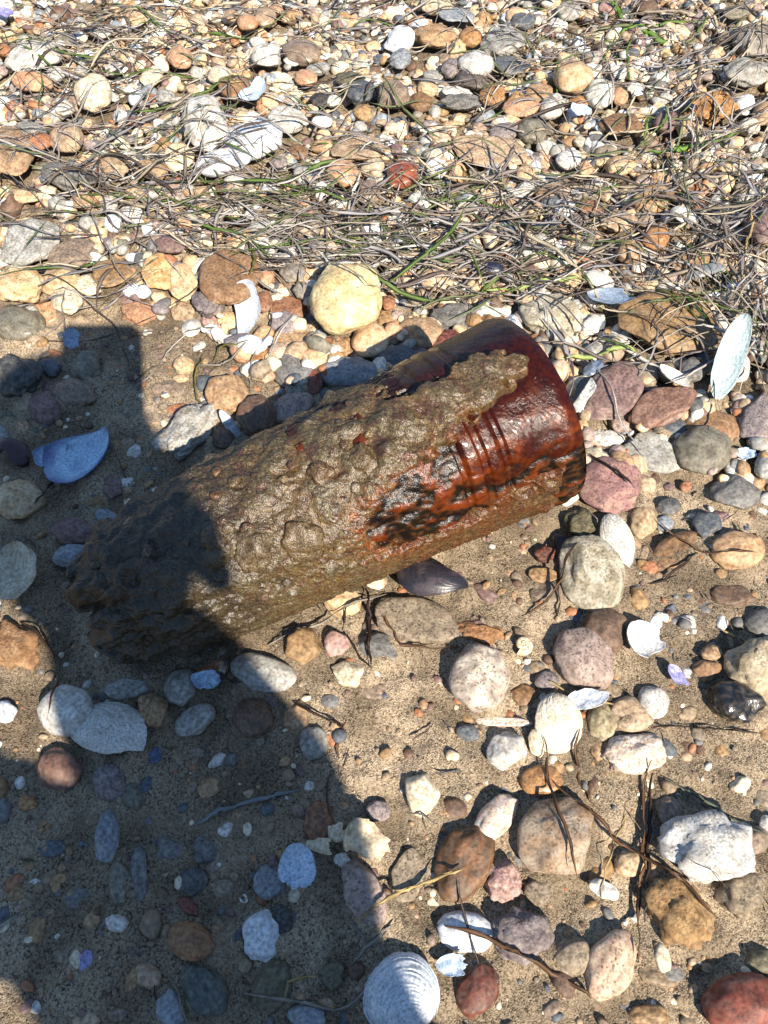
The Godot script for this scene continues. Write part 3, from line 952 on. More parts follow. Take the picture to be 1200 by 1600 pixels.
func person(eye: Vector3, view: Basis) -> void:
	var skin := lin(206, 158, 128)
	var coat := lin(44, 58, 88)
	var jeans := lin(66, 74, 92)
	var shoe := lin(52, 46, 42)
	var hair := lin(52, 38, 28)
	var lip := lin(176, 108, 96)
	var ph := func(a: float, b: float, c: float) -> Vector3: return eye + view * Vector3(a, b, c)
	var S := {"pel": Vector3(.38, .24, .80), "chest": Vector3(.235, .50, .71), "neck": Vector3(.255, .67, .535), "head": Vector3(.155, .795, .43), "rsh": Vector3(.375, .60, .69), "lsh": Vector3(.13, .60, .53), "rel": Vector3(.52, .42, .70), "lel": Vector3(-.10, .50, .36), "rwr": Vector3(.46, .41, .515), "lwr": ph.call(-.078, -.118, .042), "rhip": Vector3(.45, .22, .78), "lhip": Vector3(.30, .22, .76), "rkn": Vector3(.42, .36, .52), "lkn": Vector3(.10, .37, .52), "ran": Vector3(.43, .085, .66), "lan": Vector3(.16, .085, .66), "rto": Vector3(.37, .035, .47), "lto": Vector3(.09, .035, .48)}
	var P := [[S.pel, S.chest, .125, .118, coat], [S.chest, S.neck, .105, .052, coat], [S.neck, S.neck.lerp(S.head, .6), .052, .05, skin]]
	for k in ["r", "l"]:
		P.append([S.chest.lerp(S.neck, 0.5), S[k + "sh"], .075, .058, coat])
		P.append([S[k + "sh"], S[k + "el"], .054, .044, coat])
		P.append([S[k + "el"], S[k + "wr"], .043, .032, coat])
		P.append([S[k + "hip"], S[k + "kn"], .088, .062, jeans])
		P.append([S[k + "kn"], S[k + "an"], .060, .044, jeans])
		P.append([S[k + "an"], S[k + "to"], .044, .034, shoe])
		P.append([S[k + "an"] + Vector3(0, -.03, .03), S[k + "an"], .036, .044, shoe])
	P.append([S.rhip, S.lhip, .105, .105, jeans])
	var bag := Bag.new()
	nets(bag, P, 0.013, 0.03)
	# head: looks down along the view of the phone
	var f: Vector3 = (Vector3(0.02, 0.5, 0.02) - S.head).normalized()
	var side: Vector3 = f.cross(Vector3.UP).normalized()
	var up: Vector3 = side.cross(f)
	var hd := func(a: float, b: float, c: float) -> Vector3: return S.head + side * a + up * b + f * c
	var Hd := [[hd.call(0, .035, -.02), hd.call(0, .03, .02), .082, .074, skin], [hd.call(0, -.05, .045), hd.call(0, 0, .03), .046, .066, skin], [hd.call(0, -.075, .062), hd.call(0, -.06, .05), .026, .034, skin],
		[hd.call(0, .012, .098), hd.call(0, -.022, .112), .009, .013, skin], [hd.call(-.022, -.052, .088), hd.call(.022, -.052, .088), .008, .008, lip], [hd.call(0, -.06, -.02), hd.call(.0, -.11, -.05), .05, .05, skin],
		[hd.call(0, .06, -.035), hd.call(0, .075, .015), .083, .066, hair], [hd.call(0, .0, -.055), hd.call(0, .04, -.05), .068, .075, hair]]
	for m in [-1.0, 1.0]:
		Hd.append([hd.call(m * .077, .012, -.01), hd.call(m * .079, -.025, -.004), .014, .010, skin])
		Hd.append([hd.call(m * .018, .022, .088), hd.call(m * .045, .024, .078), .010, .009, skin])
		Hd.append([hd.call(m * .032, .004, .087), hd.call(m * .033, .004, .088), .0085, .0085, lin(60, 44, 36)])
	nets(bag, Hd, 0.0045, 0.012)
	# left hand: thumb across the back of the phone's edge, fingers curled behind it
	var pw: Vector3 = S.lwr
	var HL := [[pw, ph.call(-.058, -.092, .030), .030, .026, skin], [ph.call(-.070, -.075, .028), ph.call(-.056, -.108, .028), .019, .021, skin]]
	for e in 4:
		var y0 := -.058 - .020 * e
		var len_: float = [1.0, 1.1, 1.0, .82][e]
		HL.append([ph.call(-.066, y0, .026), ph.call(-.050, y0 + .004, -.0005), .0105, .0095, skin])
		HL.append([ph.call(-.050, y0 + .004, -.0005), ph.call(-.050 + .030 * len_, y0 + .006, -.0015), .0095, .008, skin])
	HL.append([ph.call(-.060, -.085, .036), ph.call(-.048, -.055, .034), .014, .011, skin])
	HL.append([ph.call(-.048, -.055, .034), ph.call(-.030, -.034, .028), .011, .009, skin])
	nets(bag, HL, 0.0042, 0.008)
	# right hand resting on the knee
	var w: Vector3 = S.rwr
	var HR := [[w, w + Vector3(-.035, .018, -.035), .030, .028, skin], [w + Vector3(-.015, .018, -.055), w + Vector3(-.055, .018, -.020), .020, .020, skin]]
	for e in 4:
		var b0: Vector3 = w + Vector3(-.012 - .0165 * e, .020, -.060 + .0150 * e)
		var b1: Vector3 = b0 + Vector3(-.024, -.006, -.026)
		var b2: Vector3 = b1 + Vector3(-.016, -.024, -.016) * [.9, 1.05, 1.0, .8][e]
		HR.append([b0, b1, .0105, .0095, skin])
		HR.append([b1, b2, .0095, .008, skin])
	HR.append([w + Vector3(-.002, .010, -.030), w + Vector3(.012, -.004, -.060), .013, .011, skin])
	HR.append([w + Vector3(.012, -.004, -.060), w + Vector3(.010, -.018, -.082), .011, .009, skin])
	nets(bag, HR, 0.0042, 0.008)
	var o := put("person", bag.mesh(), M.plain)
	tag(o, "person in a dark blue jacket and jeans crouching with a phone held out", "person")
	# the phone, its back towards the ground
	var root := Node3D.new()
	root.name = numbered("phone")
	root.transform = Transform3D(view, ph.call(0.008, -.055, .0068))
	add_child(root)
	tag(root, "dark phone held out over the beach by the crouching person", "phone")
	var black := StandardMaterial3D.new()
	black.albedo_color = Color(0.08, 0.08, 0.09)
	black.roughness = 0.35
	var glass := StandardMaterial3D.new()
	glass.albedo_color = Color(0.03, 0.03, 0.035)
	glass.roughness = 0.08
	var b := CSGPolygon3D.new()
	var out_ := PackedVector2Array()
	for c in 4:
		for q in 7:
			var a := PI * 0.5 * c + PI * 0.5 * q / 6.0
			out_.append(Vector2([1, -1, -1, 1][c] * .028, [1, 1, -1, -1][c] * .069) + Vector2(cos(a), sin(a)) * .010)
	b.polygon = out_
	b.depth = 0.008
	b.position.z = 0.004
	b.material = black
	b.name = "phone_body"
	root.add_child(b)
	var scr := BoxMesh.new()
	scr.size = Vector3(.070, .148, .0006)
	var sc := put("screen", scr, glass, root)
	sc.position.z = 0.0045

# ------------------------------------------------------------------ the scene
func _ready() -> void:
	rng.seed = 20240611
	n_low.noise_type = FastNoiseLite.TYPE_SIMPLEX_SMOOTH
	n_low.fractal_type = FastNoiseLite.FRACTAL_NONE
	n_low.frequency = 1.0
	n_low.seed = 4
	n_cell.noise_type = FastNoiseLite.TYPE_CELLULAR
	n_cell.fractal_type = FastNoiseLite.FRACTAL_NONE
	n_cell.frequency = 1.0
	n_cell.seed = 8
	var cam := Camera3D.new()
	cam.name = "camera"
	cam.fov = 67.0
	cam.near = 0.02
	cam.far = 200.0
	cam.position = Vector3(0, 0.55, 0)
	cam.rotation_degrees = Vector3(-58, 0, 0)
	add_child(cam)
	cam.current = true
	var we := WorldEnvironment.new()
	we.name = "environment"
	var env := Environment.new()
	var skym := ProceduralSkyMaterial.new()
	skym.sky_top_color = Color(0.38, 0.50, 0.66)
	skym.sky_horizon_color = Color(0.66, 0.73, 0.79)
	skym.sky_curve = 0.12
	skym.ground_horizon_color = Color(0.55, 0.52, 0.46)
	skym.ground_bottom_color = Color(0.35, 0.31, 0.26)
	skym.sun_angle_max = 2.0
	skym.sky_energy_multiplier = 0.9
	var sky := Sky.new()
	sky.sky_material = skym
	env.background_mode = Environment.BG_SKY
	env.sky = sky
	env.tonemap_mode = Environment.TONE_MAPPER_LINEAR
	env.tonemap_exposure = 2.3
	env.sdfgi_enabled = true
	env.ssao_enabled = true
	env.ssil_enabled = true
	we.environment = env
	add_child(we)
	var sun := DirectionalLight3D.new()
	sun.name = "sun"
	sun.light_energy = 1.6
	sun.light_color = Color(1.0, 0.955, 0.89)
	sun.light_angular_distance = 0.53
	sun.shadow_enabled = true
	sun.basis = Basis.looking_at(Vector3(-0.34244, -0.67838, -0.65003), Vector3.UP)
	add_child(sun)
	make_materials()
	make_palettes()
	make_ico()
	hg.resize(HX * HZ)
	hg.fill(0.001)
	owned.resize(HX * HZ)
	STRANDCOL = {"brown": lin(92, 66, 44), "darkbrown": lin(48, 34, 26), "straw": lin(168, 146, 98), "greygreen": lin(104, 110, 92), "grey": lin(138, 130, 118), "greyblue": lin(128, 132, 132), "olive": lin(104, 100, 50), "palegreen": lin(150, 164, 96), "green": lin(92, 126, 44), "darkgreen": lin(52, 74, 38), "white": lin(206, 200, 184)}
	cylinder()
	# stones that can be told apart, each where it lies: place, half sizes, turn, colour, shape
	stone("stone", "big white rock laced with dark strands", Vector3(-0.4474, 0.0202, -1.0178), Vector3(0.0357, 0.0155, 0.033), -101, "white", "a")
	stone("pebble", "small white pebble, below the big white rock", Vector3(-0.413, 0.0166, -0.9827), Vector3(0.0131, 0.0065, 0.0098), -58, "white", "r")
	stone("stone", "cream-white egg-shaped pebble lying on the beach", Vector3(-0.3535, 0.0222, -0.9311), Vector3(0.032, 0.0137, 0.0218), -76, "creamwhite", "r")
	stone("stone", "bright white upright oval pebble", Vector3(-0.2084, 0.025, -0.8636), Vector3(0.0518, 0.0157, 0.0246), -76, "white", "r")
	stone("stone", "big flat tan stone cut by the left edge", Vector3(-0.4321, 0.0192, -0.8153), Vector3(0.0487, 0.0131, 0.0312), 116, "tan", "f")
	stone("pebble", "pale grey speckled pebble, above the big flat tan stone", Vector3(-0.418, 0.017, -0.8587), Vector3(0.0195, 0.0075, 0.0141), 172, "palegrey", "l")
	stone("pebble", "orange-brown oval pebble, right of the big flat tan stone", Vector3(-0.401, 0.0167, -0.8403), Vector3(0.0165, 0.0067, 0.0129), 177, "orange", "r")
	stone("stone", "three-cornered greyish-cream stone, below the cream-white egg-shaped pebble", Vector3(-0.3684, 0.0182, -0.8428), Vector3(0.0239, 0.0105, 0.0184), 109, "beige", "a")
	stone("pebble", "white angular flake of stone, left of the cream-white egg-shaped pebble", Vector3(-0.3864, 0.0167, -0.9091), Vector3(0.0212, 0.0068, 0.0112), 128, "white", "a")
	stone("stone", "orange-tan pebble, below the big white rock", Vector3(-0.4392, 0.0158, -0.9666), Vector3(0.0261, 0.0091, 0.0158), 159, "peach", "r")
	stone("pebble", "little blue-white oval pebble, right of the cream-white egg-shaped pebble", Vector3(-0.3046, 0.0163, -0.9318), Vector3(0.0176, 0.0058, 0.0091), -77, "bluewhite", "r")
	stone("pebble", "round peach-tan pebble, left of the smooth round toffee-brown pebble", Vector3(-0.2604, 0.0188, -1.0174), Vector3(0.0193, 0.0096, 0.0158), -64, "peach", "r")
	stone("stone", "smooth round toffee-brown pebble", Vector3(-0.1822, 0.0182, -0.948), Vector3(0.023, 0.0106, 0.0192), 139, "tanbrown", "r")
	stone("pebble", "cream-white round pebble, above the smooth round toffee-brown pebble", Vector3(-0.2063, 0.0172, -0.9786), Vector3(0.0163, 0.0081, 0.0143), -59, "creamwhite", "r")
	stone("stone", "large smooth grey-white boulder pebble", Vector3(-0.1485, 0.0233, -0.8336), Vector3(0.0331, 0.0154, 0.0303), -154, "bluewhite", "r")
	stone("stone", "long bluish-white stone, left of the large smooth grey-white boulder pebble", Vector3(-0.1812, 0.0173, -0.8003), Vector3(0.0312, 0.0109, 0.0214), -145, "bluewhite", "r")
	stone("stone", "grey angular stone, right of the big flat tan stone", Vector3(-0.3578, 0.017, -0.7727), Vector3(0.025, 0.0098, 0.0182), 146, "grey", "a")
	stone("pebble", "little dark grey pebble, below the cream-white egg-shaped pebble", Vector3(-0.3265, 0.0157, -0.7744), Vector3(0.0113, 0.0043, 0.0067), -72, "dark", "r")
	stone("stone", "tan angular stone, left of the cream striped shell", Vector3(-0.2606, 0.0163, -0.7876), Vector3(0.0228, 0.0077, 0.0153), 157, "tan", "a")
	stone("pebble", "beige rough stone, left of the cream striped shell", Vector3(-0.3045, 0.0169, -0.7926), Vector3(0.0196, 0.0096, 0.0166), -54, "beige", "l")
	stone("pebble", "cream stone crossed by strands, above the wide flat grey slab", Vector3(-0.3951, 0.016, -0.7402), Vector3(0.0187, 0.0066, 0.013), -15, "cream", "a")
	stone("pebble", "small tan pebble, right of the wide flat grey slab", Vector3(-0.3273, 0.0151, -0.7325), Vector3(0.0133, 0.0056, 0.0102), -20, "tan", "r")
	stone("pebble", "small white upright pebble, above the flat golden-tan stone", Vector3(-0.297, 0.016, -0.728), Vector3(0.0145, 0.0051, 0.008), -75, "white", "r")
	stone("pebble", "blue-white pointed pebble, above the flat golden-tan stone", Vector3(-0.2877, 0.0164, -0.6934), Vector3(0.0152, 0.006, 0.0101), -76, "bluewhite", "a")
	stone("stone", "wide flat grey slab with peach edge", Vector3(-0.3691, 0.0177, -0.6651), Vector3(0.034, 0.0094, 0.0306), -87, "palegrey", "f")
	stone("stone", "long flat taupe stone, left of the flat golden-tan stone", Vector3(-0.3215, 0.0157, -0.6478), Vector3(0.0255, 0.0056, 0.0197), -161, "taupe", "f")
	stone("pebble", "rosy brown pebble, above the yellow-cream stone", Vector3(-0.2213, 0.016, -0.6613), Vector3(0.0164, 0.0067, 0.0126), -13, "mauve", "r")
	stone("pebble", "small cream pebble, below the cream striped shell", Vector3(-0.2721, 0.0152, -0.7434), Vector3(0.0135, 0.0061, 0.0112), -28, "cream", "r")
	stone("stone", "large flat brown stone with rounded corners", Vector3(-0.1556, 0.0212, -0.6087), Vector3(0.0419, 0.012, 0.0304), -80, "tanbrown", "f")
	stone("pebble", "cream angular pebble, above the cream-white egg-shaped pebble", Vector3(-0.3343, 0.017, -1.1174), Vector3(0.0168, 0.0076, 0.0153), -71, "cream", "a")
	stone("pebble", "peach round pebble, left of the smooth dark taupe pebble", Vector3(-0.1831, 0.0175, -1.1081), Vector3(0.0171, 0.0086, 0.0137), -75, "peach", "r")
	stone("pebble", "tiny tan pebble, above the smooth round toffee-brown pebble", Vector3(-0.2068, 0.0163, -1.1274), Vector3(0.0116, 0.0058, 0.0092), -73, "tan", "r")
	stone("pebble", "orange-brown pebble at the left edge, left of the big white rock", Vector3(-0.4939, 0.0158, -1.0417), Vector3(0.0134, 0.0061, 0.0092), -60, "orange", "r")
	stone("pebble", "pale grey pebble, left of the bright white upright oval pebble", Vector3(-0.2679, 0.016, -0.9322), Vector3(0.0138, 0.0068, 0.0114), -60, "palegrey", "r")
	stone("pebble", "small white angular stone, above the cream-white egg-shaped pebble", Vector3(-0.3408, 0.0158, -0.9959), Vector3(0.0155, 0.0061, 0.0125), -23, "white", "a")
	stone("pebble", "cream-white angular stone, right of the cream-white egg-shaped pebble", Vector3(-0.2922, 0.0164, -0.9771), Vector3(0.0214, 0.0081, 0.014), -81, "creamwhite", "a")
	stone("pebble", "white flat stone, above the cream-white egg-shaped pebble", Vector3(-0.3775, 0.0152, -1.0878), Vector3(0.019, 0.004, 0.0132), 144, "white", "f")
	stone("pebble", "beige upright pebble, above the smooth dark taupe pebble", Vector3(-0.1601, 0.0175, -1.1215), Vector3(0.0193, 0.0087, 0.014), -84, "beige", "r")
	stone("pebble", "tiny peach pebble, above the smooth dark taupe pebble", Vector3(-0.148, 0.0163, -1.1428), Vector3(0.0116, 0.0058, 0.0094), -78, "peach", "r")
	stone("stone", "lumpy white stone, left of the smooth dark taupe pebble", Vector3(-0.149, 0.0197, -1.0188), Vector3(0.0248, 0.0114, 0.0201), -76, "white", "a")
	stone("pebble", "little white pebble, left of the smooth dark taupe pebble", Vector3(-0.1654, 0.016, -1.0603), Vector3(0.0104, 0.005, 0.0095), -43, "white", "r")
	stone("stone", "smooth dark taupe pebble", Vector3(-0.107, 0.0195, -1.0283), Vector3(0.0264, 0.0111, 0.0202), 141, "taupe", "r")
	stone("pebble", "small flat white pebble, below the smooth dark taupe pebble", Vector3(-0.1173, 0.0158, -1.0156), Vector3(0.0107, 0.0044, 0.0086), -7, "white", "r")
	stone("pebble", "pale grey oval pebble, below the smooth dark taupe pebble", Vector3(-0.0834, 0.017, -0.9938), Vector3(0.015, 0.006, 0.0117), -156, "palegrey", "r")
	stone("pebble", "dusty peach pebble, below the smooth dark taupe pebble", Vector3(-0.0977, 0.017, -0.9732), Vector3(0.0153, 0.0075, 0.0134), -63, "peach", "r")
	stone("pebble", "olive-grey angular stone, above the rough dark blue-grey rock", Vector3(-0.0424, 0.017, -0.9702), Vector3(0.0183, 0.0075, 0.0163), -154, "olive", "a")
	stone("stone", "rough dark blue-grey rock", Vector3(-0.029, 0.0185, -0.9348), Vector3(0.0247, 0.0113, 0.0194), -88, "slate", "a")
	stone("stone", "taupe blocky stone, right of the rough dark blue-grey rock", Vector3(0.0094, 0.0191, -0.9324), Vector3(0.0279, 0.0128, 0.0227), -93, "taupe", "a")
	stone("pebble", "small white round pebble, left of the rough dark blue-grey rock", Vector3(-0.0624, 0.0161, -0.9239), Vector3(0.0104, 0.0052, 0.01), -61, "white", "r")
	stone("pebble", "dark grey pebble, right of the white wedge-shaped stone", Vector3(-0.0766, 0.0159, -0.927), Vector3(0.0128, 0.0063, 0.0123), -33, "dark", "r")
	stone("stone", "white wedge-shaped stone lying on the beach", Vector3(-0.1138, 0.0188, -0.8804), Vector3(0.0276, 0.0096, 0.0184), 136, "white", "a")
	stone("pebble", "small bluish-white pebble, right of the white wedge-shaped stone", Vector3(-0.0739, 0.0155, -0.8818), Vector3(0.0124, 0.0051, 0.0101), -5, "bluewhite", "r")
	stone("stone", "long rosy-beige flat stone", Vector3(-0.028, 0.0168, -0.8253), Vector3(0.0303, 0.0069, 0.025), -167, "beige", "f")
	stone("pebble", "smooth peach and orange pebble", Vector3(-0.0471, 0.019, -0.7777), Vector3(0.0217, 0.0101, 0.0175), 119, "peach", "r")
	stone("pebble", "grey-violet round pebble, below the large smooth grey-white boulder pebble", Vector3(-0.1191, 0.0159, -0.8023), Vector3(0.0104, 0.0048, 0.0094), -23, "mauvegrey", "r")
	stone("pebble", "glossy red-brown wedge pebble", Vector3(0.0206, 0.0203, -0.7735), Vector3(0.0213, 0.0105, 0.0171), -98, "brickorange", "r")
	stone("pebble", "greyish taupe stone, right of the smooth peach and orange pebble", Vector3(-0.0161, 0.0164, -0.7474), Vector3(0.018, 0.0079, 0.0136), -89, "taupe", "a")
	stone("stone", "bluish-white wedge stone, left of the tan knobbly stone", Vector3(0.0201, 0.0195, -1.0597), Vector3(0.0253, 0.0111, 0.0198), -102, "bluewhite", "a")
	stone("stone", "cream-white blocky stone at the top edge, above the tan knobbly stone", Vector3(0.0729, 0.0184, -1.1523), Vector3(0.0228, 0.0088, 0.0192), 5, "creamwhite", "a")
	stone("stone", "flat pale blue-grey stone, above the bright ochre-orange pebble", Vector3(0.0982, 0.0164, -1.1289), Vector3(0.0246, 0.0048, 0.0186), 162, "bluegrey", "f")
	stone("stone", "tan knobbly stone with pale spots", Vector3(0.0656, 0.0183, -1.0686), Vector3(0.0264, 0.0107, 0.0212), 4, "tan", "l")
	stone("pebble", "little cream oval pebble, left of the bright ochre-orange pebble", Vector3(0.0912, 0.0178, -1.0743), Vector3(0.0134, 0.0048, 0.0077), -100, "creamwhite", "r")
	stone("pebble", "bright ochre-orange pebble lying on the beach", Vector3(0.1136, 0.0185, -1.0681), Vector3(0.019, 0.009, 0.0145), -98, "ochre", "r")
	stone("stone", "pale grey slab with faint lines", Vector3(0.1557, 0.0177, -1.0569), Vector3(0.0358, 0.0093, 0.0278), -95, "palegrey", "f")
	stone("stone", "slate-blue flat stone, below the pale grey slab", Vector3(0.1632, 0.0156, -1.0054), Vector3(0.0247, 0.0052, 0.0198), 159, "slate", "f")
	stone("stone", "white egg pebble with a peach end", Vector3(0.116, 0.0228, -0.9933), Vector3(0.0251, 0.0125, 0.0213), -90, "white", "r")
	stone("stone", "dark taupe wedge stone", Vector3(0.1076, 0.0183, -0.9665), Vector3(0.0249, 0.0085, 0.0186), 165, "darktaupe", "a")
	stone("pebble", "mauve-grey pebble, left of the dark taupe wedge stone", Vector3(0.0843, 0.017, -0.9952), Vector3(0.0172, 0.0076, 0.0122), -95, "mauvegrey", "r")
	stone("pebble", "pale grey-green pebble, left of the dark taupe wedge stone", Vector3(0.0609, 0.0166, -0.9754), Vector3(0.0128, 0.0064, 0.0121), -107, "palegrey", "r")
	stone("pebble", "ochre blocky pebble, right of the dark taupe wedge stone", Vector3(0.1329, 0.0182, -0.9326), Vector3(0.0183, 0.0084, 0.0159), -108, "ochre", "a")
	stone("pebble", "flat white sliver of stone, below the dark taupe wedge stone", Vector3(0.0892, 0.0156, -0.9456), Vector3(0.0188, 0.0027, 0.0101), 167, "white", "f")
	stone("stone", "speckled grey stone, below the dark taupe wedge stone", Vector3(0.0935, 0.0154, -0.9224), Vector3(0.0235, 0.0068, 0.0135), 174, "grey", "l")
	stone("stone", "salmon-pink oval pebble lying on the beach", Vector3(0.1656, 0.0184, -0.9063), Vector3(0.0223, 0.0088, 0.0173), 179, "peach", "r")
	stone("pebble", "blue-grey upright pebble, left of the tan knobbly stone", Vector3(0.0213, 0.0173, -1.0173), Vector3(0.0217, 0.0082, 0.0133), -97, "bluegrey", "r")
	stone("pebble", "cream pebble, left of the dark taupe wedge stone", Vector3(0.0538, 0.0164, -0.9513), Vector3(0.0158, 0.0079, 0.0128), -95, "cream", "r")
	stone("pebble", "brown-ochre pebble, left of the dark taupe wedge stone", Vector3(0.0444, 0.0158, -0.9217), Vector3(0.0176, 0.0088, 0.0143), -94, "ochrebrown", "r")
	stone("stone", "long beige stone with a white left end", Vector3(0.119, 0.0174, -0.823), Vector3(0.0451, 0.0069, 0.0251), 168, "beige", "f")
	stone("pebble", "lilac-grey stone, above the long beige stone", Vector3(0.1413, 0.0161, -0.8601), Vector3(0.0185, 0.007, 0.0134), -158, "mauvegrey", "r")
	stone("pebble", "ochre-brown pebble, below the white wedge-shaped stone", Vector3(-0.0992, 0.0158, -0.8207), Vector3(0.0121, 0.0059, 0.0114), -34, "ochrebrown", "r")
	stone("stone", "large round cream pebble with pinkish top", Vector3(0.2337, 0.023, -0.9636), Vector3(0.0298, 0.015, 0.0242), -113, "cream", "r")
	stone("pebble", "tan blocky pebble, above the white leaning oval pebble", Vector3(0.1914, 0.0179, -0.9372), Vector3(0.0176, 0.0079, 0.0172), -167, "tan", "a")
	stone("stone", "white leaning oval pebble", Vector3(0.2023, 0.0193, -0.9048), Vector3(0.0235, 0.0088, 0.014), -116, "white", "r")
	stone("stone", "pale greenish-white round pebble", Vector3(0.2626, 0.0209, -0.9306), Vector3(0.024, 0.0115, 0.018), -110, "palewhite", "r")
	stone("pebble", "peach pebble, right of the pale greenish-white round pebble", Vector3(0.2882, 0.0165, -0.9328), Vector3(0.0166, 0.0063, 0.0099), -104, "peach", "r")
	stone("pebble", "little ochre pebble, left of the pale greenish-white round pebble", Vector3(0.2376, 0.0157, -0.9217), Vector3(0.0118, 0.0057, 0.0112), -153, "ochre", "r")
	stone("pebble", "grey-green rounded stone, below the salmon-pink oval pebble", Vector3(0.1732, 0.018, -0.8583), Vector3(0.0201, 0.01, 0.0167), -110, "olivegrey", "r")
	stone("stone", "long golden-brown brick-shaped pebble", Vector3(0.28, 0.0173, -0.8737), Vector3(0.0285, 0.0055, 0.0189), -160, "ochrebrown", "f")
	stone("pebble", "dusky mauve stone, right of the long golden-brown brick-shaped pebble", Vector3(0.3344, 0.0166, -0.8801), Vector3(0.0215, 0.0086, 0.0133), -117, "mauve", "r")
	stone("stone", "ochre stone striped by strands", Vector3(0.3942, 0.0166, -0.9094), Vector3(0.0314, 0.0129, 0.0228), -155, "ochre", "l")
	stone("stone", "pale grey lumpy boulder pebble", Vector3(0.4527, 0.0205, -0.977), Vector3(0.0288, 0.0129, 0.0231), -156, "palegrey", "l")
	stone("stone", "warm grey stone at the top right, above the pale grey lumpy boulder pebble", Vector3(0.4834, 0.0207, -1.0541), Vector3(0.0349, 0.0168, 0.0251), -122, "warmgrey", "r")
	stone("pebble", "bluish-white round pebble, below the pale grey lumpy boulder pebble", Vector3(0.4373, 0.0169, -0.9183), Vector3(0.0148, 0.0073, 0.0109), -124, "bluewhite", "r")
	stone("pebble", "tan stone at the right edge, below the pale grey lumpy boulder pebble", Vector3(0.4545, 0.0171, -0.8951), Vector3(0.0202, 0.0077, 0.0118), -113, "tan", "r")
	stone("stone", "big mauve-brown stone cut by the right edge", Vector3(0.4006, 0.0224, -0.6887), Vector3(0.0365, 0.0141, 0.022), -107, "mauve", "r")
	stone("pebble", "white oval pebble, below the white leaning oval pebble", Vector3(0.2102, 0.0169, -0.8056), Vector3(0.0156, 0.0073, 0.0129), -135, "white", "r")
	stone("pebble", "peach three-cornered pebble, below the long golden-brown brick-shaped pebble", Vector3(0.2269, 0.0163, -0.7887), Vector3(0.0128, 0.0059, 0.0099), -110, "peach", "a")
	stone("pebble", "cream-tan blocky pebble, right of the long beige stone", Vector3(0.1593, 0.0159, -0.7823), Vector3(0.0138, 0.0063, 0.0121), -116, "cream", "a")
	stone("pebble", "white blocky pebble, below the long beige stone", Vector3(0.1549, 0.0159, -0.7515), Vector3(0.0163, 0.0062, 0.0105), -104, "white", "a")
	stone("pebble", "tan flat-topped stone, right of the long beige stone", Vector3(0.1856, 0.016, -0.7491), Vector3(0.0207, 0.0066, 0.0135), -160, "tan", "a")
	stone("pebble", "blue-white pebble, above the small cream oval pebble", Vector3(0.194, 0.0161, -0.7204), Vector3(0.014, 0.0069, 0.0122), -124, "bluewhite", "r")
	stone("pebble", "orange-brown pebble, above the small cream oval pebble", Vector3(0.2198, 0.0158, -0.7218), Vector3(0.0149, 0.006, 0.0117), -176, "orangebrown", "r")
	stone("pebble", "lilac-grey pebble, above the small cream oval pebble", Vector3(0.2088, 0.0154, -0.7011), Vector3(0.0099, 0.0045, 0.0085), 27, "mauvegrey", "r")
	stone("pebble", "cream-tan stone, below the long golden-brown brick-shaped pebble", Vector3(0.2655, 0.0163, -0.7958), Vector3(0.0198, 0.0077, 0.0154), -154, "cream", "a")
	stone("pebble", "pitted tan stone, below the long golden-brown brick-shaped pebble", Vector3(0.2889, 0.0172, -0.7351), Vector3(0.0216, 0.0107, 0.0185), -127, "tan", "l")
	stone("pebble", "beige stone, above the white fan-shaped", Vector3(0.2498, 0.0153, -0.697), Vector3(0.0186, 0.0064, 0.0121), 7, "beige", "r")
	stone("pebble", "ochre-tan stone, above the white fan-shaped", Vector3(0.2848, 0.0158, -0.6736), Vector3(0.0194, 0.0088, 0.015), -121, "ochre", "a")
	stone("pebble", "tan stone half hidden by strands, above the white fan-shaped", Vector3(0.2535, 0.0158, -0.6506), Vector3(0.0175, 0.0088, 0.0137), -117, "tan", "r")
	stone("stone", "flat tan lozenge-shaped stone, above the huge tan rock", Vector3(0.3138, 0.016, -0.6367), Vector3(0.0229, 0.005, 0.014), -140, "tan", "f")
	stone("pebble", "cream-tan pointed stone, below the ochre stone striped by strands", Vector3(0.3578, 0.0163, -0.8637), Vector3(0.017, 0.0076, 0.0145), -130, "cream", "a")
	stone("pebble", "olive-grey stone at the top, above the pale grey lumpy boulder pebble", Vector3(0.4817, 0.0163, -1.1361), Vector3(0.022, 0.0076, 0.0128), -154, "olivegrey", "r")
	stone("pebble", "brown pebble at the top edge, above the pale greenish-white round pebble", Vector3(0.3604, 0.0161, -1.1503), Vector3(0.0152, 0.007, 0.0127), 34, "brown", "r")
	stone("pebble", "pinkish pebble at the top edge, above the large round cream pebble", Vector3(0.3093, 0.0163, -1.1499), Vector3(0.0156, 0.0076, 0.0144), -140, "pink", "r")
	stone("pebble", "grey-white pebble at the top edge, above the large round cream pebble", Vector3(0.2524, 0.0166, -1.1388), Vector3(0.0181, 0.0088, 0.016), -136, "palegrey", "r")
	stone("pebble", "slate-blue stone near the top edge, above the pale grey slab", Vector3(0.1881, 0.0163, -1.1139), Vector3(0.0189, 0.0076, 0.0162), 17, "slate", "a")
	stone("stone", "lumpy cream-beige stone at the left", Vector3(-0.3599, 0.0197, -0.5966), Vector3(0.0266, 0.0115, 0.0205), 163, "cream", "l")
	stone("pebble", "cream-tan rounded stone, right of the lumpy cream-beige stone", Vector3(-0.3221, 0.0179, -0.6032), Vector3(0.021, 0.0098, 0.0174), 151, "cream", "r")
	stone("pebble", "cream angular stone, right of the lumpy cream-beige stone", Vector3(-0.3108, 0.0173, -0.5767), Vector3(0.0196, 0.0083, 0.0138), 132, "creamwhite", "a")
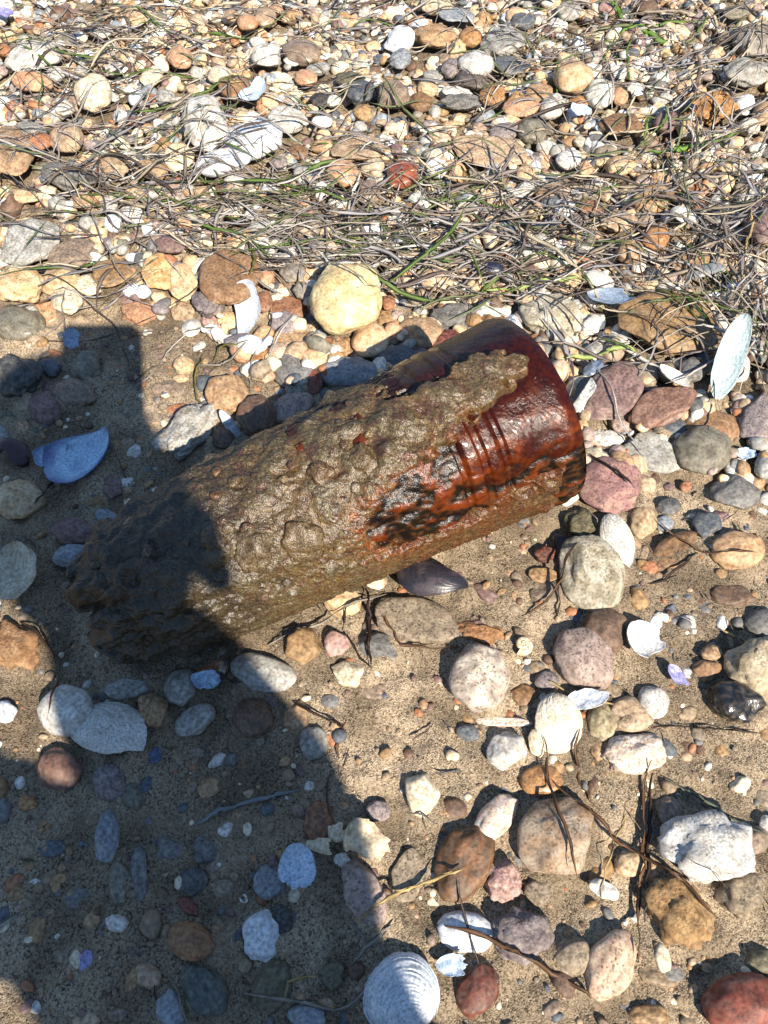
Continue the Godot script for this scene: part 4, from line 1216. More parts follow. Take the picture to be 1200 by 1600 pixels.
	stone("pebble", "pale cream stone, left of the flat golden-tan stone", Vector3(-0.2961, 0.0167, -0.5991), Vector3(0.0168, 0.0068, 0.0125), 146, "creamwhite", "a")
	stone("pebble", "flat golden-tan stone lying on the beach", Vector3(-0.2758, 0.0169, -0.6165), Vector3(0.0215, 0.0058, 0.0187), 153, "ochretan", "f")
	stone("pebble", "taupe rounded pebble, left of the flat golden-tan stone", Vector3(-0.3188, 0.016, -0.6386), Vector3(0.0149, 0.0066, 0.0117), -25, "taupe", "r")
	stone("stone", "yellow-cream stone with an orange rim", Vector3(-0.2259, 0.0166, -0.6187), Vector3(0.0249, 0.0066, 0.0168), -79, "creamorange", "f")
	stone("stone", "cream-yellow slab, right of the yellow-cream stone", Vector3(-0.2029, 0.0162, -0.6052), Vector3(0.0242, 0.006, 0.0149), -74, "cream", "f")
	stone("stone", "smooth grey-green stone at the left edge", Vector3(-0.3574, 0.0072, -0.5566), Vector3(0.0263, 0.0123, 0.0202), -28, "olivegrey", "r")
	stone("pebble", "flat peach stone, right of the smooth grey-green stone", Vector3(-0.3381, 0.002, -0.5779), Vector3(0.016, 0.0048, 0.0112), -63, "peach", "f")
	stone("pebble", "orange-pink rough stone lying on the beach", Vector3(-0.2437, 0.0027, -0.5754), Vector3(0.0181, 0.0083, 0.0154), 175, "orangepink", "l")
	stone("pebble", "sandy beige stone, above the small white limpet-like shell ring", Vector3(-0.1981, 0.001, -0.5789), Vector3(0.016, 0.0079, 0.0139), -36, "beige", "l")
	stone("pebble", "lilac-grey rough stone, above the small white limpet-like shell ring", Vector3(-0.172, 0.0149, -0.5757), Vector3(0.0179, 0.0088, 0.014), -72, "mauvegrey", "l")
	stone("pebble", "little pinkish-grey pebble, right of the small white limpet-like shell ring", Vector3(-0.1717, 0.0031, -0.5642), Vector3(0.0109, 0.0053, 0.0083), -73, "pink", "r")
	stone("pebble", "cream oval pebble, below the small white limpet-like shell ring", Vector3(-0.1894, 0.0032, -0.5051), Vector3(0.0104, 0.0055, 0.009), -60, "cream", "r")
	stone("pebble", "tiny cream pebble, left of the tan blocky stone", Vector3(-0.1902, 0.0015, -0.4906), Vector3(0.0075, 0.0025, 0.0046), -5, "cream", "r")
	stone("stone", "tan blocky stone with a lined face", Vector3(-0.1442, 0.0077, -0.4688), Vector3(0.0241, 0.0112, 0.0186), -78, "tancream", "a")
	stone("pebble", "brownish stone half sunk in sand, above the long grey-white rough stone", Vector3(-0.2, 0, -0.4778), Vector3(0.0157, 0.0051, 0.0097), 168, "taupe", "a")
	stone("pebble", "orange pebble sunk in the sand, above the long grey-white rough stone", Vector3(-0.189, 0.0004, -0.4552), Vector3(0.01, 0.0029, 0.0057), -170, "orange", "a")
	stone("stone", "long grey-white rough stone half in shadow", Vector3(-0.1745, 0.0072, -0.4233), Vector3(0.033, 0.0104, 0.0182), -120, "palegrey", "l")
	stone("pebble", "round dark brown stone", Vector3(-0.1132, 0.0068, -0.441), Vector3(0.0213, 0.0117, 0.0181), -71, "brown", "r")
	stone("pebble", "dark brown pebble, right of the long grey-white rough stone", Vector3(-0.1425, 0.0023, -0.4186), Vector3(0.0115, 0.0063, 0.0097), -66, "brown", "r")
	stone("pebble", "grey-olive pebble with a lined face", Vector3(-0.2784, 0.0063, -0.5014), Vector3(0.0188, 0.0089, 0.0141), -61, "olivegrey", "a")
	stone("pebble", "wide grey-tan stone, below the grey-olive pebble", Vector3(-0.2843, 0.0054, -0.4684), Vector3(0.0205, 0.0088, 0.0147), 158, "taupe", "r")
	stone("pebble", "blue-grey pebble, right of the rough dark grey stone", Vector3(-0.3156, 0.0027, -0.5032), Vector3(0.0111, 0.0055, 0.0088), -39, "slate", "r")
	stone("stone", "rough dark grey stone crossed by a light streak", Vector3(-0.3402, 0.0074, -0.4884), Vector3(0.0252, 0.0129, 0.0191), 122, "darkgrey", "l")
	stone("pebble", "mauve-brown stone, below the rough dark grey stone", Vector3(-0.3076, 0.0029, -0.4531), Vector3(0.0191, 0.0095, 0.0141), -59, "mauve", "r")
	stone("pebble", "olive pebble at the left edge, above the dark maroon mussel shell", Vector3(-0.3416, 0.0031, -0.4411), Vector3(0.0141, 0.0053, 0.0084), 160, "olive", "r")
	stone("pebble", "pale pebble cut by the left edge, above the dark maroon mussel shell", Vector3(-0.3405, 0.0025, -0.4249), Vector3(0.0094, 0.0037, 0.0056), -67, "palegrey", "r")
	stone("pebble", "small tan upright pebble, above the dark maroon mussel shell", Vector3(-0.3238, 0.0026, -0.4312), Vector3(0.0095, 0.0041, 0.0062), -65, "tan", "r")
	stone("pebble", "big cream-grey stone at the left edge", Vector3(-0.3063, 0.0064, -0.3517), Vector3(0.022, 0.0109, 0.0178), 160, "cream", "r")
	stone("pebble", "mauve blocky stone, right of the blue mussel shell", Vector3(-0.2304, 0.0027, -0.3664), Vector3(0.0136, 0.0057, 0.0091), -65, "mauve", "a")
	stone("pebble", "tiny orange pebble, below the grey-olive pebble", Vector3(-0.2573, 0.0015, -0.4711), Vector3(0.0051, 0.0023, 0.004), -21, "orange", "r")
	stone("stone", "largest cream-yellow round pebble", Vector3(-0.0362, 0.0303, -0.5678), Vector3(0.0426, 0.0215, 0.0339), -90, "creamyellow", "r")
	stone("pebble", "orange-brown angular block lying on the beach", Vector3(-0.0956, 0.0041, -0.5801), Vector3(0.0204, 0.0078, 0.0158), -6, "orangebrown", "a")
	stone("stone", "flat tan slab, below the orange-brown angular block", Vector3(-0.092, 0.0022, -0.5417), Vector3(0.0238, 0.0062, 0.0196), -8, "tan", "f")
	stone("pebble", "orange-brown stone, left of the orange-brown angular block", Vector3(-0.1195, 0.0152, -0.579), Vector3(0.0141, 0.0059, 0.0101), -80, "orangebrown", "a")
	stone("pebble", "warm grey pebble, above the orange-brown angular block", Vector3(-0.0925, 0.0153, -0.6203), Vector3(0.0127, 0.0065, 0.0125), -88, "warmgrey", "r")
	stone("pebble", "orange-peach pebble, right of the large flat brown stone", Vector3(-0.1211, 0.0152, -0.6138), Vector3(0.0118, 0.006, 0.0103), -69, "orangepink", "r")
	stone("pebble", "small golden round pebble", Vector3(0.0019, 0.0041, -0.565), Vector3(0.0124, 0.0062, 0.0097), -90, "ochretan", "r")
	stone("pebble", "tiny orange upright pebble, above the small golden round pebble", Vector3(0.0044, 0.0148, -0.5767), Vector3(0.0097, 0.0042, 0.0068), -90, "orange", "r")
	stone("pebble", "smooth peach-cream round pebble", Vector3(-0.0123, 0.0078, -0.5329), Vector3(0.0217, 0.0113, 0.0177), -88, "creampeach", "r")
	stone("stone", "tan stone half in shadow, left of the brick-red stone", Vector3(0.0354, 0.0059, -0.5449), Vector3(0.0224, 0.0098, 0.0181), 164, "tan", "r")
	stone("stone", "speckled grey lumpy stone", Vector3(0.0682, 0.0053, -0.5681), Vector3(0.0228, 0.0087, 0.0162), 3, "grey", "l")
	stone("pebble", "brick-red stone with a pale tip", Vector3(0.0617, 0.0051, -0.5347), Vector3(0.0177, 0.0069, 0.0123), -156, "brick", "r")
	stone("pebble", "cream pointed stone, right of the brick-red stone", Vector3(0.0861, 0.002, -0.5462), Vector3(0.0151, 0.0026, 0.0077), -151, "creampeach", "f")
	stone("pebble", "ochre-brown stone, right of the speckled grey lumpy stone", Vector3(0.1041, 0.0031, -0.5634), Vector3(0.0145, 0.007, 0.0129), 18, "ochrebrown", "r")
	stone("pebble", "cream and peach oval pebble, above the speckled grey lumpy stone", Vector3(0.0531, 0.0169, -0.6072), Vector3(0.0166, 0.0073, 0.0141), 5, "creampeach", "r")
	stone("pebble", "small peach pebble with square corners", Vector3(-0.0662, 0.0053, -0.5129), Vector3(0.0139, 0.0071, 0.0125), 132, "creampeach", "r")
	stone("pebble", "grey rounded stone, left of the small brick-red oval pebble", Vector3(-0.0901, 0.0053, -0.4983), Vector3(0.021, 0.0086, 0.0136), -84, "grey", "r")
	stone("pebble", "small brick-red oval pebble", Vector3(-0.0671, 0.0046, -0.4823), Vector3(0.0164, 0.006, 0.0095), -86, "brick", "r")
	stone("stone", "long blue-grey oval pebble", Vector3(-0.0329, 0.0055, -0.4933), Vector3(0.0304, 0.009, 0.0164), 169, "bluegrey", "r")
	stone("pebble", "dark slate-blue oval pebble", Vector3(0.0109, 0.0057, -0.5117), Vector3(0.0206, 0.0083, 0.0154), 1, "slate", "r")
	stone("pebble", "leaning cream-lilac oblong pebble", Vector3(-0.0828, 0.006, -0.4506), Vector3(0.02, 0.0083, 0.0149), -139, "pinkgrey", "r")
	stone("pebble", "small slate pebble, below the small brick-red oval pebble", Vector3(-0.0525, 0.0023, -0.4689), Vector3(0.008, 0.0042, 0.0077), -31, "slate", "r")
	stone("pebble", "knobbly ochre stone, below the white shell wedge", Vector3(-0.1167, 0.0035, -0.5121), Vector3(0.0182, 0.0083, 0.0132), -85, "ochre", "l")
	stone("pebble", "tan rough stone, above the long blue-grey oval pebble", Vector3(-0.0413, 0.001, -0.5286), Vector3(0.0135, 0.0072, 0.0127), -76, "tan", "l")
	stone("pebble", "tiny orange pebble, above the small peach pebble", Vector3(-0.0551, 0.0014, -0.534), Vector3(0.0084, 0.0042, 0.007), -83, "orange", "a")
	stone("pebble", "small cream oval pebble", Vector3(0.1893, 0.017, -0.6108), Vector3(0.0134, 0.006, 0.0095), -105, "cream", "r")
	stone("stone", "porous grey-cream boulder pebble", Vector3(0.1641, 0.0094, -0.5638), Vector3(0.0291, 0.014, 0.0252), 23, "porous", "l")
	stone("stone", "huge tan rock under crossing strands", Vector3(0.2738, 0.0201, -0.5458), Vector3(0.0488, 0.0123, 0.0402), -176, "ochretan", "f")
	stone("stone", "mauve-brown slab with dark lines", Vector3(0.2064, 0.0182, -0.4605), Vector3(0.037, 0.0083, 0.0213), -130, "mauve", "f")
	stone("stone", "brown-mauve rock with a ledge", Vector3(0.2484, 0.0168, -0.446), Vector3(0.0333, 0.007, 0.0188), -145, "mauvebrown", "f")
	stone("stone", "grey-lilac rock at the right edge", Vector3(0.3363, 0.0068, -0.4374), Vector3(0.0317, 0.0117, 0.0181), -118, "mauvegrey", "a")
	stone("stone", "tan-brown rounded stone lying on the beach", Vector3(0.2939, 0.005, -0.4294), Vector3(0.0237, 0.0101, 0.0182), 174, "tanbrown", "r")
	stone("stone", "grey-olive rounded stone with a shadow line", Vector3(0.2767, 0.0087, -0.4012), Vector3(0.0245, 0.0128, 0.0215), -151, "olivegrey", "r")
	stone("pebble", "slate-blue stone, below the brown-mauve rock", Vector3(0.2563, 0.0035, -0.4305), Vector3(0.0156, 0.0063, 0.0114), 178, "slate", "r")
	stone("stone", "pale flat angular stone", Vector3(0.2336, 0.0049, -0.4026), Vector3(0.0253, 0.0065, 0.0199), 157, "palegrey", "f")
	stone("stone", "purple-pink rock lying on the beach", Vector3(0.1925, 0.0094, -0.3645), Vector3(0.028, 0.014, 0.0266), -174, "purple", "a")
	stone("pebble", "cream-grey upright pebble, left of the purple-pink rock", Vector3(0.1566, 0.005, -0.3642), Vector3(0.017, 0.0067, 0.0104), -107, "palewhite", "r")
	stone("pebble", "white pitted rough stone", Vector3(0.1955, 0.0032, -0.4172), Vector3(0.017, 0.0055, 0.0097), 4, "white", "l")
	stone("pebble", "small peach pebble, left of the white pitted rough stone", Vector3(0.1848, 0.0022, -0.4088), Vector3(0.008, 0.004, 0.0062), -112, "peach", "r")
	stone("pebble", "grey-pink pebble, above the white pitted rough stone", Vector3(0.2157, 0.0031, -0.4367), Vector3(0.0139, 0.0071, 0.0118), 37, "pinkgrey", "r")
	stone("pebble", "grey angular rock, above the dark slate angular rock", Vector3(0.2975, 0.0047, -0.3611), Vector3(0.0207, 0.0093, 0.0168), -165, "grey", "a")
	stone("pebble", "small tan pebble, right of the grey-olive rounded stone", Vector3(0.3188, 0.0024, -0.3732), Vector3(0.0097, 0.0046, 0.0068), -121, "tan", "r")
	stone("pebble", "grey stone in the shade, left of the tall pale aqua shell", Vector3(0.2835, 0.0162, -0.4875), Vector3(0.0152, 0.0075, 0.0114), -120, "grey", "r")
	stone("pebble", "dark grey pebble, left of the dark slate angular rock", Vector3(0.2387, 0.0024, -0.3473), Vector3(0.0102, 0.0045, 0.0075), 15, "darkgrey", "r")
	stone("pebble", "tiny orange pebble, below the grey-olive rounded stone", Vector3(0.2573, 0.0016, -0.3685), Vector3(0.0055, 0.0028, 0.0045), 37, "orange", "r")
	stone("pebble", "cream-tan pebble, below the porous grey-cream boulder pebble", Vector3(0.1704, 0.0158, -0.5086), Vector3(0.0118, 0.006, 0.0104), -131, "cream", "r")
	stone("pebble", "pale grey pebble, above the mauve-brown slab", Vector3(0.1969, 0.0149, -0.5128), Vector3(0.01, 0.0044, 0.0081), 18, "palegrey", "r")
	stone("pebble", "mauve-brown oval stone lying on the beach", Vector3(-0.2555, 0.0039, -0.3227), Vector3(0.0171, 0.0072, 0.0118), -12, "mauve", "r")
	stone("pebble", "pale blue-grey stone, below the mauve-brown oval stone", Vector3(-0.2514, 0.0033, -0.3003), Vector3(0.0142, 0.0057, 0.0099), -172, "bluegrey", "r")
	stone("pebble", "blue-grey three-cornered stone, right of the mauve-brown oval stone", Vector3(-0.2299, 0.0023, -0.3372), Vector3(0.0112, 0.0042, 0.0072), 156, "bluegrey", "a")
	stone("pebble", "brown sandy rock at the left edge", Vector3(-0.278, 0.0022, -0.224), Vector3(0.0211, 0.0116, 0.0163), 142, "tanbrown", "l")
	stone("pebble", "white cracked round pebble", Vector3(-0.2261, 0.0078, -0.1721), Vector3(0.02, 0.0114, 0.0167), -28, "white", "r")
	stone("pebble", "rough tan pebble lying on the beach", Vector3(-0.1652, 0.0051, -0.1721), Vector3(0.0123, 0.0069, 0.0107), -64, "tan", "l")
	stone("pebble", "pale stone sunk in sand, above the rough tan pebble", Vector3(-0.1878, 0, -0.1904), Vector3(0.0201, 0.0051, 0.009), -170, "palegrey", "a")
	stone("pebble", "pale grey-green stone, above the rough tan pebble", Vector3(-0.1489, 0.0039, -0.1909), Vector3(0.014, 0.0073, 0.0115), -75, "palegrey", "r")
	stone("pebble", "pale grey bean-shaped pebble", Vector3(-0.1349, 0.004, -0.166), Vector3(0.0149, 0.006, 0.0099), -145, "palegrey", "r")
	stone("pebble", "pale angular stone at the left edge, left of the white cracked round pebble", Vector3(-0.272, 0.0025, -0.172), Vector3(0.0098, 0.0051, 0.0075), -43, "bluewhite", "a")
	stone("pebble", "dark brown rounded stone, below the long pale grey stone", Vector3(-0.0938, 0.0028, -0.1682), Vector3(0.0147, 0.0089, 0.0134), -40, "brown", "r")
	stone("pebble", "reddish-brown squarish stone lying on the beach", Vector3(-0.2237, 0.0046, -0.1316), Vector3(0.0157, 0.0089, 0.0126), -42, "mauvebrown", "r")
	stone("pebble", "grey-mauve rounded stone lying on the beach", Vector3(-0.1877, 0.0037, -0.1236), Vector3(0.0135, 0.0069, 0.0102), -58, "mauvegrey", "r")
	stone("pebble", "olive-grey pebble, right of the grey-mauve rounded stone", Vector3(-0.1695, 0.0016, -0.1136), Vector3(0.0102, 0.0056, 0.0089), 133, "olivegrey", "a")
	stone("pebble", "upright blue-grey finger-shaped pebble", Vector3(-0.1831, 0.003, -0.089), Vector3(0.0157, 0.005, 0.0077), -79, "bluegrey", "r")
	stone("pebble", "narrow grey stone, below the upright blue-grey finger-shaped pebble", Vector3(-0.1593, 0.0014, -0.068), Vector3(0.0176, 0.004, 0.0067), -79, "grey", "a")
	stone("pebble", "narrow olive-grey stone, above the small white bent pebble", Vector3(-0.1696, 0.0014, -0.0612), Vector3(0.0153, 0.0043, 0.0069), -72, "olivegrey", "a")
	stone("pebble", "flat grey stone sunk in shaded sand, left of the small white bent pebble", Vector3(-0.2011, -0.0012, -0.054), Vector3(0.0182, 0.0055, 0.008), 171, "grey", "a")
	stone("pebble", "small white bent pebble", Vector3(-0.1671, 0.0028, -0.0381), Vector3(0.0073, 0.0037, 0.0048), 161, "white", "r")
	stone("pebble", "orange-tan faceted stone lying on the beach", Vector3(-0.1192, 0.0053, -0.0285), Vector3(0.0141, 0.0072, 0.0097), 161, "orangetan", "r")
	stone("pebble", "reddish sliver of stone, above the orange-tan faceted stone", Vector3(-0.1243, 0.0012, -0.048), Vector3(0.0098, 0.0025, 0.0036), 147, "brick", "a")
	stone("pebble", "dark grey sunk stone, above the orange-tan faceted stone", Vector3(-0.123, 0.001, -0.0627), Vector3(0.0101, 0.0058, 0.0085), -23, "darkgrey", "a")
	stone("pebble", "dark grey-green wedge stone", Vector3(-0.1087, 0.0024, -0.0027), Vector3(0.0169, 0.0048, 0.0104), -40, "slategreen", "f")
	stone("pebble", "blue-grey sunk stone, left of the dark grey-green wedge stone", Vector3(-0.1269, 0.001, 0.007), Vector3(0.0104, 0.0058, 0.0096), -53, "bluegrey", "a")
	stone("pebble", "grey buried stone, left of the blue-white triangular broken shell", Vector3(-0.1151, -0.0013, -0.0826), Vector3(0.0133, 0.0057, 0.0086), 167, "grey", "a")
	stone("pebble", "slate-blue sunk pebble, left of the upright blue-grey finger-shaped pebble", Vector3(-0.2192, 0.0006, -0.0823), Vector3(0.0098, 0.0039, 0.006), -179, "slate", "a")
	stone("pebble", "ochre sunk pebble, below the reddish-brown squarish stone", Vector3(-0.2418, 0.0003, -0.1106), Vector3(0.0071, 0.0037, 0.0054), -25, "ochre", "a")
	stone("pebble", "buried grey stone, right of the upright blue-grey finger-shaped pebble", Vector3(-0.1416, -0.0021, -0.0808), Vector3(0.0112, 0.0062, 0.0097), -41, "grey", "a")
	stone("pebble", "cream square-ended pebble beside the cylinder", Vector3(-0.0317, 0.0054, -0.2585), Vector3(0.0145, 0.0073, 0.0129), 159, "cream", "a")
	stone("pebble", "ochre stone below the cylinder", Vector3(-0.0604, 0.0051, -0.2217), Vector3(0.0153, 0.0082, 0.0139), 144, "ochretan", "a")
	stone("pebble", "pink-white pointed stone, above the cream-white brick-shaped pebble", Vector3(-0.0357, 0.0038, -0.2248), Vector3(0.0107, 0.0056, 0.0095), -97, "pink", "a")
	stone("pebble", "cream-white brick-shaped pebble lying on the beach", Vector3(-0.0259, 0.0042, -0.2006), Vector3(0.0141, 0.0058, 0.0099), 172, "creamwhite", "a")
	stone("pebble", "grey flat stone, above the cream-white brick-shaped pebble", Vector3(-0.0048, 0.0024, -0.2218), Vector3(0.0164, 0.0068, 0.0118), 169, "grey", "a")
	stone("stone", "broad grey-tan oval stone", Vector3(0.0255, 0.0039, -0.2431), Vector3(0.0332, 0.0073, 0.0194), 167, "greytan", "f")
	stone("stone", "round granite-speckled cream stone", Vector3(0.0692, 0.0104, -0.1959), Vector3(0.0238, 0.0135, 0.0211), -99, "granite", "r")
	stone("stone", "long pale grey stone", Vector3(-0.0885, 0.0043, -0.201), Vector3(0.0243, 0.0083, 0.013), 163, "palegrey", "r")
	stone("pebble", "tan stone sunk in sand, below the long pale grey stone", Vector3(-0.0621, 0.0003, -0.1698), Vector3(0.0124, 0.0067, 0.0113), -69, "tan", "a")
	stone("pebble", "pale grey upright pebble, below the cream-white brick-shaped pebble", Vector3(-0.0496, 0.0022, -0.151), Vector3(0.0113, 0.0062, 0.0098), -91, "palegrey", "r")
	stone("pebble", "tiny white pebble, right of the cream-white brick-shaped pebble", Vector3(-0.0061, 0.0018, -0.2015), Vector3(0.0032, 0.002, 0.0032), -81, "white", "r")
	stone("pebble", "little dark slate pebble", Vector3(0.0598, 0.0029, -0.1576), Vector3(0.0083, 0.0038, 0.006), 169, "slate", "r")
	stone("pebble", "chalk-white block lying on the beach", Vector3(0.0845, 0.0068, -0.1445), Vector3(0.0147, 0.0082, 0.0133), -126, "white", "a")
	stone("pebble", "thin pink-white sliver lying on the beach", Vector3(0.0846, 0.0019, -0.1657), Vector3(0.0197, 0.0014, 0.0036), 176, "pinkwhite", "f")
	stone("pebble", "orange-stained crust of stone", Vector3(0.0741, 0.001, -0.2338), Vector3(0.0179, 0.0051, 0.0084), 172, "orangetan", "l")
	stone("pebble", "mauve sunk pebble, above the orange-stained crust of stone", Vector3(0.0799, 0.001, -0.2672), Vector3(0.0117, 0.0037, 0.0067), 147, "mauve", "a")
	stone("pebble", "buried taupe stone, right of the cream-white brick-shaped pebble", Vector3(-0.0047, -0.0014, -0.1894), Vector3(0.0121, 0.0049, 0.0083), -0, "taupe", "a")
	stone("pebble", "small red-brown cube-like stone", Vector3(0.1305, 0.0028, -0.3012), Vector3(0.0092, 0.0044, 0.0079), 19, "brickbrown", "a")
	stone("pebble", "ochre bar-shaped pebble, below the small red-brown cube-like stone", Vector3(0.1267, 0.002, -0.2836), Vector3(0.0115, 0.0025, 0.0069), -179, "ochretan", "f")
	stone("pebble", "grey-tan sunk stone, below the small red-brown cube-like stone", Vector3(0.1281, 0.0003, -0.2664), Vector3(0.0131, 0.0067, 0.0119), -158, "greytan", "a")
	stone("stone", "large pale pitted slab", Vector3(0.163, 0.0096, -0.2825), Vector3(0.0312, 0.0143, 0.0249), -86, "porous", "a")
	stone("stone", "narrow dark mauve sliver", Vector3(0.1443, 0.002, -0.2987), Vector3(0.0231, 0.0026, 0.0065), -87, "darkmauve", "f")
	stone("pebble", "olive-tan pebble, above the narrow dark mauve sliver", Vector3(0.1614, 0.0042, -0.3299), Vector3(0.0141, 0.0079, 0.012), -122, "olive", "l")
	stone("stone", "leaning ochre-brown stone lying on the beach", Vector3(0.2337, 0.003, -0.304), Vector3(0.0247, 0.0049, 0.0117), -138, "ochrebrown", "f")
	stone("pebble", "cream-tan upright pebble, above the long white worn shell", Vector3(0.2141, 0.0038, -0.3314), Vector3(0.0151, 0.0069, 0.0105), -110, "creamtan", "r")
	stone("pebble", "little blue-grey pebble, above the leaning ochre-brown stone", Vector3(0.2321, 0.0018, -0.3313), Vector3(0.0079, 0.0041, 0.0068), -152, "bluegrey", "r")
	stone("pebble", "tan and cream rounded stone", Vector3(0.2842, 0.0059, -0.3036), Vector3(0.0211, 0.0098, 0.0157), -166, "tancream", "r")
	stone("pebble", "dark slate angular rock", Vector3(0.2658, 0.0032, -0.328), Vector3(0.0146, 0.0074, 0.0115), -130, "slate", "a")
	stone("pebble", "brown-grey stone sunk in sand, below the tan and cream rounded stone", Vector3(0.2748, -0.001, -0.266), Vector3(0.0187, 0.0067, 0.012), 178, "brown", "a")
	stone("pebble", "round grey-brown stone lying on the beach", Vector3(0.1682, 0.0073, -0.2337), Vector3(0.0188, 0.0105, 0.016), 32, "brown", "r")
	stone("pebble", "little bluish flake, above the white cup-shaped shell", Vector3(0.2078, 0.0018, -0.2408), Vector3(0.0072, 0.002, 0.0049), -110, "bluewhite", "f")
	stone("stone", "leaning grey-pink stone lying on the beach", Vector3(0.1478, 0.0086, -0.2103), Vector3(0.0237, 0.0118, 0.0196), -70, "pinkgrey", "r")
	stone("pebble", "small round tan pebble", Vector3(0.2453, 0.003, -0.2175), Vector3(0.0082, 0.0041, 0.0061), 19, "tan", "r")
	stone("pebble", "pitted tan pebble, below the small round tan pebble", Vector3(0.2383, 0.0035, -0.2038), Vector3(0.0106, 0.0049, 0.0079), 18, "tanbrown", "a")
	stone("stone", "big rough cream boulder at the right edge", Vector3(0.2748, 0.0092, -0.2041), Vector3(0.0242, 0.0136, 0.0187), 37, "creamgrey", "l")
	stone("pebble", "grey striped stone at the right edge, above the big rough cream boulder", Vector3(0.2899, 0.0031, -0.2418), Vector3(0.014, 0.007, 0.0104), 24, "grey", "r")
	stone("pebble", "smooth white pebble lying on the beach", Vector3(0.1939, 0.0054, -0.179), Vector3(0.0118, 0.0063, 0.0103), -100, "white", "r")
	stone("pebble", "beige three-cornered stone lying on the beach", Vector3(0.1759, 0.0048, -0.1699), Vector3(0.0157, 0.0076, 0.0127), -177, "beige", "a")
	stone("pebble", "olive-cream oblong pebble lying on the beach", Vector3(0.1548, 0.0037, -0.1642), Vector3(0.0138, 0.0068, 0.0108), -101, "olivecream", "r")
	stone("pebble", "slate-mauve round pebble, below the small cream snail shell", Vector3(0.1195, 0.0023, -0.1964), Vector3(0.0088, 0.0043, 0.0068), 10, "mauvegrey", "r")
	stone("pebble", "ochre-brown sunk stone, above the thin pink-white sliver", Vector3(0.1019, 0.0005, -0.1863), Vector3(0.0122, 0.0051, 0.0089), 164, "ochrebrown", "a")
	stone("pebble", "cream-pink lumpy stone lying on the beach", Vector3(0.1731, 0.0061, -0.142), Vector3(0.0213, 0.0084, 0.0123), -166, "pinkwhite", "l")
	stone("pebble", "orange-brown stone at the shadow edge", Vector3(-0.0439, 0.0034, -0.0977), Vector3(0.0127, 0.0061, 0.0097), -97, "orangebrown", "r")
	stone("pebble", "small lilac rough pebble, above the layered cream and brown broken oyster shell", Vector3(-0.0039, 0.0023, -0.1052), Vector3(0.008, 0.0045, 0.0067), -1, "mauvegrey", "r")
	stone("pebble", "cream block striped with shadow", Vector3(0.026, 0.005, -0.1166), Vector3(0.0157, 0.0067, 0.0112), -84, "creamwhite", "a")
	stone("pebble", "smooth white and peach leaning egg pebble", Vector3(0.0746, 0.0055, -0.1006), Vector3(0.0189, 0.0064, 0.0095), -134, "pinkwhite", "r")
	stone("pebble", "pinkish-cream oblong stone lying on the beach", Vector3(-0.0126, 0.0055, -0.0545), Vector3(0.0209, 0.0074, 0.0114), -60, "pinkgrey", "r")
	stone("stone", "large dark brown stone streaked with orange", Vector3(0.0527, 0.0053, -0.0739), Vector3(0.0254, 0.0107, 0.0174), -117, "brownorange", "a")
	stone("pebble", "pink striped stone lying on the beach", Vector3(0.0766, 0.0046, -0.062), Vector3(0.0117, 0.0072, 0.0104), -155, "pink", "l")
	stone("pebble", "sandy grey slab half sunk, right of the pinkish-cream oblong stone", Vector3(0.0166, 0.0005, -0.0669), Vector3(0.0168, 0.0046, 0.0112), -122, "greytan", "f")
	stone("pebble", "flat blue-grey stone, left of the blue-white triangular broken shell", Vector3(-0.0741, 0.0019, -0.0619), Vector3(0.0107, 0.0043, 0.0095), -17, "bluegrey", "f")
	stone("pebble", "pale blue-white rough stone", Vector3(-0.0754, 0.004, -0.0314), Vector3(0.0142, 0.0075, 0.0128), -101, "bluewhite", "a")
	stone("pebble", "dark rough stone, above the pale blue-white rough stone", Vector3(-0.0651, 0.0024, -0.0399), Vector3(0.0082, 0.0047, 0.0073), -67, "darkgrey", "l")
	stone("pebble", "bluish-white smooth stone in shade", Vector3(0.0506, 0.0033, -0.0335), Vector3(0.0178, 0.0078, 0.011), 171, "bluewhite", "r")
	stone("pebble", "dark reddish-brown stone in shade", Vector3(0.0566, 0.0032, -0.0027), Vector3(0.0152, 0.0073, 0.0107), -131, "brickbrown", "r")
	stone("pebble", "olive-grey oblong stone, below the pale blue-white rough stone", Vector3(-0.0676, 0.0024, -0.005), Vector3(0.0142, 0.007, 0.0112), -114, "olive", "r")
	stone("pebble", "dark olive pebble, left of the big white ridged clam shell", Vector3(-0.0319, 0.001, -0.01), Vector3(0.0086, 0.0045, 0.0076), -104, "olive", "a")
	stone("pebble", "bluish stone at the bottom edge, below the pale blue-white rough stone", Vector3(-0.0455, 0.002, 0.0112), Vector3(0.0114, 0.0052, 0.0068), 172, "bluegrey", "r")
	stone("pebble", "smooth ochre pebble lying on the beach", Vector3(0.1073, 0.0037, -0.1245), Vector3(0.014, 0.0069, 0.0103), -177, "ochre", "r")
	stone("stone", "large blocky beige-grey stone", Vector3(0.1136, 0.0111, -0.0865), Vector3(0.0271, 0.0158, 0.0236), -151, "greybeige", "a")
	stone("stone", "biggest white rough stone", Vector3(0.2077, 0.0122, -0.0813), Vector3(0.0283, 0.0148, 0.0208), -173, "whitegrey", "l")
	stone("pebble", "taupe pebble, above the biggest white rough stone", Vector3(0.1918, 0.0025, -0.1048), Vector3(0.0098, 0.005, 0.008), -103, "taupe", "r")
	stone("pebble", "ochre-tan veined stone lying on the beach", Vector3(0.1855, 0.0063, -0.0436), Vector3(0.0207, 0.0105, 0.0172), -53, "ochretan", "l")
	stone("pebble", "grey-tan rough stone lying on the beach", Vector3(0.2269, 0.0055, -0.0559), Vector3(0.0157, 0.009, 0.012), -147, "greytan", "l")
	stone("pebble", "pale cream upright oblong stone", Vector3(0.1378, 0.0067, -0.0159), Vector3(0.0199, 0.0089, 0.0127), -127, "creampink", "r")
